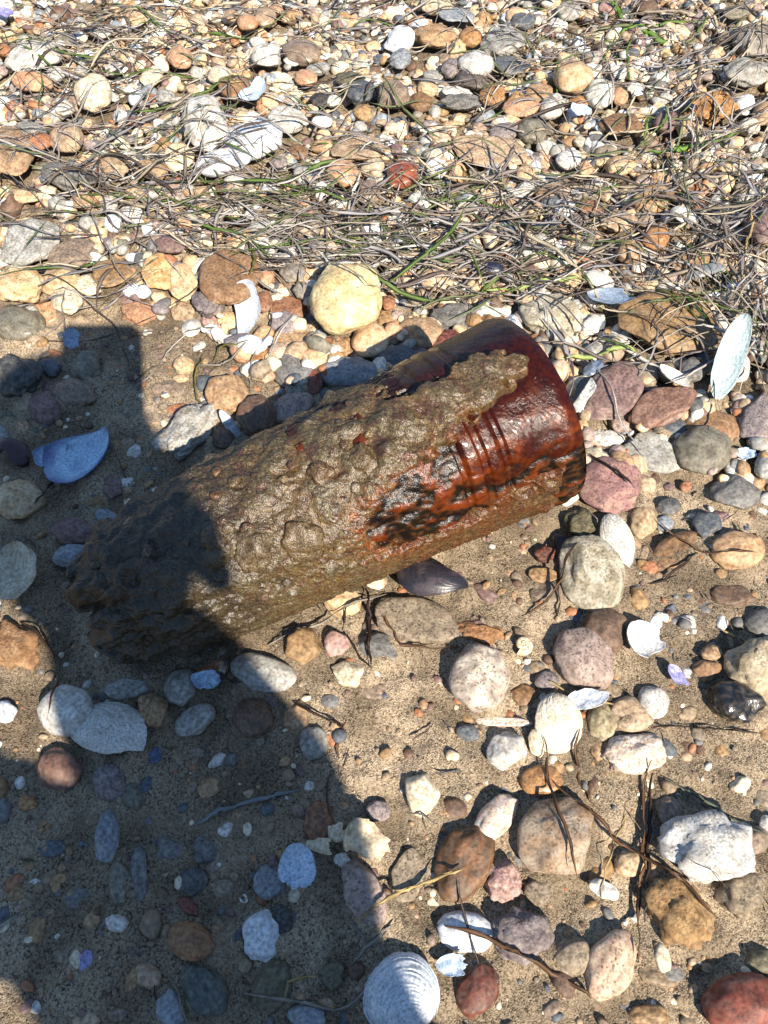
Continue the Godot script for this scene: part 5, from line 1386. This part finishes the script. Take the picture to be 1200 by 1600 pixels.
	stone("pebble", "grey-tan round stone, left of the pale cream upright oblong stone", Vector3(0.115, 0.0053, -0.0203), Vector3(0.0119, 0.0072, 0.0095), 14, "greytan", "r")
	stone("pebble", "mauve-grey stone on the shadow edge", Vector3(0.085, 0.0062, -0.0313), Vector3(0.0187, 0.0104, 0.0143), -177, "mauvegrey", "l")
	stone("stone", "big brick-red stone at the bottom right", Vector3(0.2135, 0.009, 0.0054), Vector3(0.0248, 0.0124, 0.016), -175, "brick", "r")
	stone("pebble", "olive-brown stone, above the big brick-red stone", Vector3(0.2293, 0.0027, -0.0167), Vector3(0.0101, 0.0056, 0.0071), 17, "olive", "r")
	stone("pebble", "sandy lump of stone, right of the pale cream upright oblong stone", Vector3(0.1678, 0.0001, -0.01), Vector3(0.013, 0.0045, 0.0066), 176, "sand", "a")
	stone("pebble", "ochre-tan stone at the bottom edge, below the pale cream upright oblong stone", Vector3(0.1578, 0.0015, 0.0106), Vector3(0.0121, 0.0051, 0.0071), -178, "ochretan", "a")
	stone("pebble", "grey-tan sunk pebble, right of the pink striped stone", Vector3(0.0991, 0.001, -0.0557), Vector3(0.0098, 0.0055, 0.0082), 15, "greytan", "a")
	stone("pebble", "white pebble cut by the right edge, right of the biggest white rough stone", Vector3(0.2543, 0.0022, -0.0951), Vector3(0.0075, 0.003, 0.0046), -114, "white", "r")
	stone("pebble", "taupe stone at the right edge, right of the biggest white rough stone", Vector3(0.2432, 0.0022, -0.0864), Vector3(0.0119, 0.0058, 0.0078), -162, "taupe", "r")
	stone("pebble", "cream-tan stone in the shade, above the ochre-tan veined stone", Vector3(0.159, 0.002, -0.0725), Vector3(0.0098, 0.0051, 0.0078), -172, "creamtan", "a")
	stone("charcoal_lump", "black glittering lump of charcoal at the right edge", Vector3(0.2512, 0.008, -0.1781), Vector3(0.021, 0.011, 0.0135), -12, "charcoal", "a")
	# shells: place, length, width, turn, kind, side up, tilt, how broken, colour
	shell("blue mussel shell lying open in the shadow", Vector3(-0.2586, 0.003, -0.3875), 0.0642, 0.054, -42, "mussel", "in", -8, 0.05, "blue")
	shell("smaller blue half shell tucked behind the blue mussel shell, left of the blue mussel shell", Vector3(-0.2869, 0.003, -0.3929), 0.0359, 0.0232, -61, "mussel", "in", -12, 0.1, "blue")
	shell("white shell wedge beside the brown flat stone", Vector3(-0.136, 0.003, -0.5608), 0.0581, 0.036, 176, "mussel", "in", 20, 0.12, "bluewhite")
	shell("small white limpet-like shell ring", Vector3(-0.1877, 0.006, -0.5517), 0.0243, 0.0192, -2, "limpet", "out", -0, 0.0, "white")
	shell("white shell chip right of the shell ring, right of the small white limpet-like shell ring", Vector3(-0.1681, 0.003, -0.5444), 0.0179, 0.0136, 79, "frag", "in", 10, 0.35, "white")
	shell("larger white shell chip with a torn edge, below the white shell wedge", Vector3(-0.1556, 0.003, -0.5333), 0.0232, 0.015, 50, "frag", "in", -10, 0.35, "white")
	shell("cream striped shell with a white middle", Vector3(-0.2339, 0.018, -0.8052), 0.0447, 0.0338, 3, "clam", "out", -10, 0.05, "creamstripe")
	shell("pale blue broken shell piece", Vector3(-0.1583, 0.015, -0.923), 0.0376, 0.0346, 133, "frag", "in", 15, 0.3, "paleblue")
	shell("white shell piece with a dark edge, below the smooth peach and orange pebble", Vector3(-0.0686, 0.018, -0.7451), 0.0254, 0.0169, -2, "frag", "out", -20, 0.25, "white")
	shell("violet shell piece at the top left, above the big white rock", Vector3(-0.5107, 0.015, -1.1182), 0.0319, 0.0203, 65, "frag", "in", -10, 0.3, "violet")
	shell("white shell wedge among dark strands, above the pale greenish-white round pebble", Vector3(0.2947, 0.018, -0.9801), 0.0266, 0.0256, 23, "frag", "out", -15, 0.25, "white")
	shell("white shell chip beside strands, right of the pale greenish-white round pebble", Vector3(0.3096, 0.018, -0.9456), 0.0213, 0.0211, 0, "frag", "out", -10, 0.3, "white")
	shell("pale blue shell chip, right of the white leaning oval pebble", Vector3(0.2332, 0.015, -0.8879), 0.026, 0.0246, 58, "frag", "in", -10, 0.35, "paleblue")
	shell("dark blue mussel shell piece, left of the ochre stone striped by strands", Vector3(0.3672, 0.018, -0.9042), 0.0282, 0.0222, 80, "mussel", "out", 10, 0.2, "darkblue")
	shell("white ribbed half shell under strands, left of the big mauve-brown stone", Vector3(0.3187, 0.018, -0.7018), 0.0331, 0.03, 68, "clam", "out", -8, 0.15, "white")
	shell("grey striped shell under the flat tan lozenge stone, above the huge tan rock", Vector3(0.3247, 0.018, -0.6181), 0.0409, 0.018, 105, "clam", "out", 10, 0.1, "greystripe")
	shell("small dark blue mussel shell among green weed, above the speckled grey lumpy stone", Vector3(0.1082, 0.018, -0.6171), 0.0213, 0.0283, -4, "mussel", "out", -30, 0.2, "darkblue")
	shell("white fan-shaped half shell", Vector3(0.2148, 0.018, -0.6022), 0.0354, 0.0258, 67, "clam", "out", -10, 0.1, "white")
	shell("blue-grey half shell under the white fan shell, below the white fan-shaped", Vector3(0.2194, 0.015, -0.5738), 0.046, 0.0268, 73, "clam", "in", 10, 0.15, "bluegrey")
	shell("tall pale aqua shell standing on edge", Vector3(0.3103, 0.012, -0.482), 0.0797, 0.0262, -20, "clam", "in", -38, 0.03, "aqua")
	shell("white shell rim on the brown-mauve rock, above the brown-mauve rock", Vector3(0.2631, 0.015, -0.4716), 0.0362, 0.0187, 67, "clam", "in", -15, 0.15, "white")
	shell("black and white shell beside the red metal end", Vector3(0.1788, 0.018, -0.4554), 0.0396, 0.0221, -25, "clam", "out", -12, 0.15, "blackwhite")
	shell("blue-grey shell chip above the mauve slab, above the mauve-brown slab", Vector3(0.1938, 0.018, -0.4883), 0.025, 0.0149, 111, "frag", "out", 20, 0.25, "bluegrey")
	shell("pale blue shell chip near the right edge, right of the grey-olive rounded stone", Vector3(0.3121, 0.003, -0.3957), 0.0171, 0.0137, 79, "frag", "in", 10, 0.3, "paleblue")
	shell("dark maroon mussel shell at the left edge", Vector3(-0.3221, 0.006, -0.4004), 0.0347, 0.0244, 54, "mussel", "out", -12, 0.15, "maroon")
	shell("thin blue-white shell sliver by the round brown stone, left of the round dark brown stone", Vector3(-0.1356, 0.006, -0.4293), 0.0359, 0.0104, 45, "frag", "out", -40, 0.1, "bluewhite")
	shell("blue-grey shell chip in the shadow, above the grey-olive pebble", Vector3(-0.297, 0.003, -0.53), 0.0233, 0.0178, 21, "frag", "in", -15, 0.3, "bluegrey")
	shell("cream oyster shell with a ringed hollow", Vector3(-0.2858, 0.006, -0.277), 0.049, 0.035, 9, "oyster", "in", -6, 0.05, "creamgrey")
	shell("large white oyster-like shell", Vector3(-0.1925, 0.006, -0.1576), 0.0632, 0.0376, 76, "clam", "out", 5, 0.06, "white")
	shell("blue broken shell piece, above the pale grey bean-shaped pebble", Vector3(-0.1284, 0.003, -0.1932), 0.0242, 0.0161, 75, "frag", "in", 12, 0.25, "blue")
	shell("narrow blue shell sliver, below the rough tan pebble", Vector3(-0.1582, 0.006, -0.1399), 0.0142, 0.0093, -12, "frag", "out", -30, 0.2, "blue")
	shell("dark purple-grey mussel shell under the cylinder", Vector3(0.0376, 0.016, -0.2725), 0.0562, 0.0332, -101, "mussel", "out", 6, 0.0, "darkmussel")
	shell("tiny white curved shell splinter on the crust, above the ochre stone", Vector3(-0.0778, 0.03, -0.2437), 0.0112, 0.0047, 112, "frag", "out", 30, 0.1, "white")
	shell("long white worn shell beside the pitted slab", Vector3(0.1868, 0.006, -0.3094), 0.0541, 0.0291, 2, "clam", "out", -8, 0.05, "white")
	shell("white cup-shaped shell with a shaded inside", Vector3(0.1939, 0.003, -0.2247), 0.0302, 0.0304, 67, "clam", "in", -8, 0.12, "cup")
	shell("small cream snail shell", Vector3(0.104, 0.006, -0.2224), 0.0153, 0.0154, 90, "snail", "out", 0, 0.0, "cream")
	shell("small violet and white shell sliver, above the smooth white pebble", Vector3(0.2134, 0.003, -0.1966), 0.0199, 0.0117, 44, "frag", "in", -15, 0.15, "violet")
	shell("white notched heart-shaped shell", Vector3(0.1215, 0.006, -0.1635), 0.0436, 0.035, -12, "clam", "out", -6, 0.02, "whitecream")
	shell("white broken shell with a blue-shadowed inside, above the olive-cream oblong pebble", Vector3(0.1447, 0.003, -0.1793), 0.0303, 0.0168, 100, "frag", "in", 14, 0.15, "cupblue")
	shell("narrow cream shell edge beside the chalk-white block, below the white notched heart-shaped shell", Vector3(0.1064, 0.006, -0.1491), 0.02, 0.0119, 9, "frag", "out", -20, 0.1, "creamgrey")
	shell("cream shell chip, right of the orange-brown stone", Vector3(-0.0308, 0.006, -0.0921), 0.0143, 0.0143, 150, "frag", "out", 15, 0.25, "cream")
	shell("cream torn shell piece, below the orange-brown stone", Vector3(-0.0397, 0.006, -0.0827), 0.0244, 0.0108, 81, "frag", "out", 10, 0.3, "cream")
	shell("layered cream and brown broken oyster shell", Vector3(-0.01, 0.006, -0.0835), 0.0327, 0.0279, 52, "oyster", "in", -10, 0.25, "layered")
	shell("white shell chip at the heart of the shadow edge cluster, above the pinkish-cream oblong stone", Vector3(-0.0248, 0.006, -0.0738), 0.0166, 0.0099, 76, "frag", "out", 10, 0.3, "white")
	shell("small cream shell flake leaning on its neighbours, right of the orange-brown stone", Vector3(-0.0202, 0.006, -0.0913), 0.014, 0.0089, 119, "frag", "out", 14, 0.3, "cream")
	shell("blue-white triangular broken shell", Vector3(-0.055, 0.003, -0.0685), 0.0288, 0.0248, 3, "frag", "in", -14, 0.15, "paleblue")
	shell("pale blue shell piece in the shade, above the dark reddish-brown stone in shade", Vector3(0.0422, 0.003, -0.0157), 0.0219, 0.0128, 90, "frag", "in", 8, 0.25, "paleblue")
	shell("big white ridged clam shell at the bottom edge", Vector3(0.0122, 0.006, -0.0017), 0.0421, 0.0464, -152, "cockle", "out", 4, 0.0, "whiteblue")
	shell("small white shell beside the beige-grey block, below the large blocky beige-grey stone", Vector3(0.1398, 0.006, -0.0566), 0.0207, 0.0118, 71, "oyster", "out", -10, 0.15, "white")
	shell("violet mussel chip in shaded sand, below the small white bent pebble", Vector3(-0.1801, 0.003, -0.0177), 0.0124, 0.0082, -12, "frag", "in", -15, 0.15, "violet")
	sand()
	gravel()
	# strands that can be told apart: colour, width in mm, course over the beach
	strand("dark brown strand draped over the large beige-grey block", "brown", 2.4000000000000004, [Vector2(0.112, -0.1527), Vector2(0.1113, -0.1226), Vector2(0.1139, -0.0942), Vector2(0.1203, -0.063)])
	strand("long brown strand running down right past the biggest white stone", "brown", 2.8000000000000003, [Vector2(0.1155, -0.1218), Vector2(0.1319, -0.103), Vector2(0.1495, -0.0864), Vector2(0.1692, -0.0757), Vector2(0.1867, -0.0607), Vector2(0.2046, -0.0399)])
	strand("dark upright strand right of the beige-grey block", "brown", 3.2, [Vector2(0.18, -0.1353), Vector2(0.1746, -0.1102), Vector2(0.1697, -0.0787), Vector2(0.159, -0.0456), Vector2(0.1534, -0.0181)])
	strand("darker strand twisted along the upright strand", "darkbrown", 3.2, [Vector2(0.1831, -0.1289), Vector2(0.1759, -0.0942), Vector2(0.17, -0.0711), Vector2(0.1625, -0.0385)])
	strand("thin straw-coloured stalk leaning on the dark strands", "straw", 1.6, [Vector2(0.1361, -0.052), Vector2(0.1441, -0.073), Vector2(0.1557, -0.0934), Vector2(0.1652, -0.1054)])
	strand("grey-green blade above the biggest white stone", "greygreen", 3.2, [Vector2(0.1913, -0.126), Vector2(0.21, -0.1164), Vector2(0.2282, -0.103), Vector2(0.2492, -0.0895)])
	strand("thin grey blade beside the grey-green blade", "grey", 2.0, [Vector2(0.2022, -0.1201), Vector2(0.2203, -0.1054), Vector2(0.2429, -0.0942)])
	strand("curved dark strand below the blue-shadowed shell", "brown", 2.4000000000000004, [Vector2(0.1367, -0.1581), Vector2(0.1319, -0.1418), Vector2(0.1344, -0.1218), Vector2(0.1441, -0.1054)])
	strand("dark strand lying across the sand below the charcoal", "darkbrown", 2.0, [Vector2(0.1869, -0.159), Vector2(0.2064, -0.1626), Vector2(0.233, -0.1608), Vector2(0.267, -0.1572)])
	strand("straw-coloured stalk across the notched heart shell", "straw", 2.4000000000000004, [Vector2(0.1202, -0.1934), Vector2(0.1397, -0.1839), Vector2(0.166, -0.1764)])
	strand("short pale stalk beside the rough cream boulder", "straw", 2.0, [Vector2(0.2551, -0.2369), Vector2(0.2676, -0.2291), Vector2(0.2785, -0.225)])
	strand("brown strand across the tan and cream stone", "brown", 2.4000000000000004, [Vector2(0.2243, -0.3288), Vector2(0.2414, -0.3107), Vector2(0.2594, -0.299), Vector2(0.2941, -0.2955)])
	strand("dark strand under the leaning ochre stone", "darkbrown", 2.4000000000000004, [Vector2(0.2507, -0.3013), Vector2(0.2359, -0.2886), Vector2(0.2196, -0.2773), Vector2(0.2091, -0.2745)])
	strand("grey blade lying in the shaded sand", "greyblue", 4.0, [Vector2(-0.1258, -0.0958), Vector2(-0.1102, -0.1054), Vector2(-0.0853, -0.1119), Vector2(-0.0593, -0.1184)])
	strand("pale grey frayed strand above the ridged clam shell", "grey", 3.2, [Vector2(-0.0185, -0.0161), Vector2(-0.0097, -0.0265), Vector2(0, -0.0333), Vector2(0.0071, -0.0379)])
	strand("long grey strand curving left of the ridged clam shell", "grey", 2.4000000000000004, [Vector2(0, -0.0299), Vector2(-0.0058, -0.0147), Vector2(-0.0151, 0.0002), Vector2(-0.0269, 0.0078), Vector2(-0.0489, 0.0034), Vector2(-0.0839, -0.001)])
	strand("small straw-coloured loop in the shade", "straw", 2.4000000000000004, [Vector2(-0.0592, 0.0015), Vector2(-0.0578, -0.0062), Vector2(-0.0504, -0.0095), Vector2(-0.0397, -0.0095)])
	strand("dark strand across the bluish-white smooth stone", "brown", 3.2, [Vector2(0.0315, -0.0372), Vector2(0.0557, -0.033), Vector2(0.0812, -0.0214), Vector2(0.1039, -0.0101), Vector2(0.1243, 0.0015)])
	strand("tan strand over the pinkish-cream oblong stone", "straw", 2.8000000000000003, [Vector2(-0.0166, -0.0385), Vector2(-0.004, -0.0484), Vector2(0.0161, -0.0578), Vector2(0.0365, -0.0637), Vector2(0.0488, -0.0674)])
	strand("grey twig below the cylinder", "grey", 2.4000000000000004, [Vector2(-0.0879, -0.223), Vector2(-0.0719, -0.2317), Vector2(-0.0483, -0.2405), Vector2(-0.0196, -0.2554), Vector2(0.001, -0.2662)])
	strand("dark wet upright strand under the cylinder", "darkbrown", 3.2, [Vector2(-0.0139, -0.2707), Vector2(-0.0107, -0.2447), Vector2(-0.0114, -0.224), Vector2(-0.0093, -0.204)])
	strand("curved brown strand over the grey-tan oval stone", "brown", 2.4000000000000004, [Vector2(-0.0074, -0.2581), Vector2(0.0039, -0.2369), Vector2(0.0133, -0.222), Vector2(0.0379, -0.2189), Vector2(0.0579, -0.222)])
	strand("thin dark strand beside the brick-shaped pebble", "darkbrown", 2.0, [Vector2(-0.0287, -0.2317), Vector2(-0.0189, -0.2149), Vector2(-0.0093, -0.2031)])
	strand("dark twig on the sand below the long pale grey stone", "darkbrown", 2.4000000000000004, [Vector2(-0.0676, -0.181), Vector2(-0.0543, -0.1717), Vector2(-0.036, -0.1653), Vector2(-0.0268, -0.1572)])
	strand("faint brown stalk on the open sand", "brown", 2.0, [Vector2(-0.0329, -0.1396), Vector2(-0.0312, -0.1572), Vector2(-0.0236, -0.1754), Vector2(-0.0184, -0.1872)])
	strand("thin strand crossing the white cracked pebble", "brown", 2.0, [Vector2(-0.2857, -0.2474), Vector2(-0.2611, -0.2317), Vector2(-0.243, -0.2129), Vector2(-0.2349, -0.1895), Vector2(-0.2315, -0.1662)])
	strand("dark strand lying across the blue mussel shell", "darkbrown", 3.2, [Vector2(-0.2857, -0.3412), Vector2(-0.2804, -0.364), Vector2(-0.2735, -0.3865), Vector2(-0.2698, -0.4001)])
	strand("green-brown strand beside the tan blocky stone", "olive", 2.4000000000000004, [Vector2(-0.172, -0.5204), Vector2(-0.1758, -0.4938), Vector2(-0.1739, -0.4704), Vector2(-0.1659, -0.453)])
	strand("short olive strand above the tan blocky stone", "olive", 2.4000000000000004, [Vector2(-0.1622, -0.509), Vector2(-0.155, -0.5204), Vector2(-0.1376, -0.5155), Vector2(-0.1258, -0.518)])
	strand("grey stalk right of the cream oval pebble", "grey", 2.4000000000000004, [Vector2(-0.1738, -0.5058), Vector2(-0.1438, -0.5058), Vector2(-0.1279, -0.5155)])
	strand("broad pale green blade above the porous boulder pebble", "palegreen", 5.6000000000000005, [Vector2(0.1011, -0.5988), Vector2(0.1476, -0.6025), Vector2(0.1922, -0.6007), Vector2(0.2035, -0.5988)])
	strand("green blade at the corner of the red metal end", "palegreen", 5.6000000000000005, [Vector2(0.1666, -0.4961), Vector2(0.1911, -0.5009), Vector2(0.219, -0.5074), Vector2(0.2356, -0.5098)])
	strand("bright green blade at the right", "green", 7.2, [Vector2(0.302, -0.8191), Vector2(0.3334, -0.8289), Vector2(0.3721, -0.8364), Vector2(0.4144, -0.8514)])
	strand("bent green stalk near the top right", "green", 4.0, [Vector2(0.2733, -1.0001), Vector2(0.2926, -1.046), Vector2(0.3215, -1.0943), Vector2(0.3804, -1.111), Vector2(0.4407, -1.1177)])
	strand("dark green blade tip at the top", "green", 7.2, [Vector2(0.3034, -1.1452), Vector2(0.3168, -1.1348), Vector2(0.3248, -1.1144)])
	strand("dark glossy green blade at the top right", "green", 8.0, [Vector2(0.3383, -1.078), Vector2(0.3553, -1.0683), Vector2(0.3709, -1.0619)])
	strand("upright green blade above the bright green blade", "green", 4.800000000000001, [Vector2(0.3036, -0.8489), Vector2(0.3116, -0.8811), Vector2(0.3241, -0.9077)])
	strand("yellow-green upright blade at the right", "straw", 3.2, [Vector2(0.3843, -0.7044), Vector2(0.3743, -0.6582), Vector2(0.3599, -0.6099), Vector2(0.3506, -0.5824)])
	strand("olive blade slanting over the huge tan rock", "olive", 4.800000000000001, [Vector2(0.2573, -0.5988), Vector2(0.2681, -0.578), Vector2(0.2808, -0.5559), Vector2(0.2932, -0.5321)])
	strand("dark green blade slanting over the huge tan rock", "darkgreen", 4.0, [Vector2(0.2696, -0.5961), Vector2(0.2834, -0.5753), Vector2(0.3007, -0.5388), Vector2(0.3032, -0.5221)])
	strand("short olive blade on the huge tan rock", "olive", 3.2, [Vector2(0.2926, -0.5897), Vector2(0.2978, -0.5691), Vector2(0.2983, -0.5388)])
	strand("yellow-green blade on the large flat brown stone", "olive", 4.0, [Vector2(-0.1456, -0.6763), Vector2(-0.1335, -0.6463), Vector2(-0.1283, -0.6175), Vector2(-0.1303, -0.5961)])
	strand("straw-coloured stalk left of the pale blue shell piece", "straw", 3.2, [Vector2(-0.2403, -0.9779), Vector2(-0.2151, -0.9562), Vector2(-0.1879, -0.9393), Vector2(-0.166, -0.9421)])
	strand("bleached white stalk near the top left", "white", 4.0, [Vector2(-0.2567, -1.0398), Vector2(-0.2239, -1.0305), Vector2(-0.1882, -1.0212), Vector2(-0.161, -1.0121)])
	strand("short green blade in the middle of the wrack", "green", 4.0, [Vector2(-0.1048, -0.7535), Vector2(-0.0916, -0.7468), Vector2(-0.0836, -0.7558)])
	strand("short green tuft blade in the wrack", "green", 4.0, [Vector2(0.0807, -0.7259), Vector2(0.0944, -0.7335), Vector2(0.106, -0.7291)])
	strand("pale grey stalk leaning in the wrack", "grey", 3.2, [Vector2(-0.1308, -0.7097), Vector2(-0.1187, -0.7313), Vector2(-0.1062, -0.7535), Vector2(-0.098, -0.758)])
	strand("upright pale grey stalk in the wrack", "grey", 4.0, [Vector2(-0.1816, -0.6733), Vector2(-0.1744, -0.6991), Vector2(-0.1699, -0.7204), Vector2(-0.1671, -0.7401)])
	strand("bent straw stalk in the middle of the wrack", "straw", 4.0, [Vector2(0.0702, -0.7401), Vector2(0.0849, -0.7535), Vector2(0.1034, -0.7649)])
	strand("pale forked twig near the top right", "grey", 4.0, [Vector2(0.2659, -0.9882), Vector2(0.2813, -1.0151), Vector2(0.3037, -1.0367)])
	strand("grey twig right of the white shell wedge", "grey", 3.2, [Vector2(0.3097, -0.9735), Vector2(0.34, -0.9852), Vector2(0.3715, -0.9971)])
	strand("dark thin strand beside the dark mauve sliver", "darkbrown", 2.4000000000000004, [Vector2(0.1561, -0.306), Vector2(0.141, -0.2875), Vector2(0.1344, -0.2662), Vector2(0.1338, -0.2447)])
	strand("thin strand over the purple-pink rock", "darkbrown", 2.4000000000000004, [Vector2(0.1749, -0.3932), Vector2(0.1803, -0.3851), Vector2(0.1892, -0.3719), Vector2(0.2053, -0.355)])
	strand("thin brown strand on the sand below the cylinder", "brown", 2.0, [Vector2(0.1394, -0.2745), Vector2(0.1224, -0.2554), Vector2(0.1069, -0.2474)])
	strand("grey stalk right of the cream-yellow pebble", "grey", 3.2, [Vector2(0.0633, -0.5824), Vector2(0.1152, -0.5988), Vector2(0.1558, -0.6193), Vector2(0.1953, -0.6241)])
	strand("long grey stalk above the peach-cream pebble", "grey", 3.2, [Vector2(-0.0248, -0.5559), Vector2(0.0252, -0.5753), Vector2(0.0767, -0.5961), Vector2(0.129, -0.6099)])
	seagrass()
	person(cam.position, cam.basis)
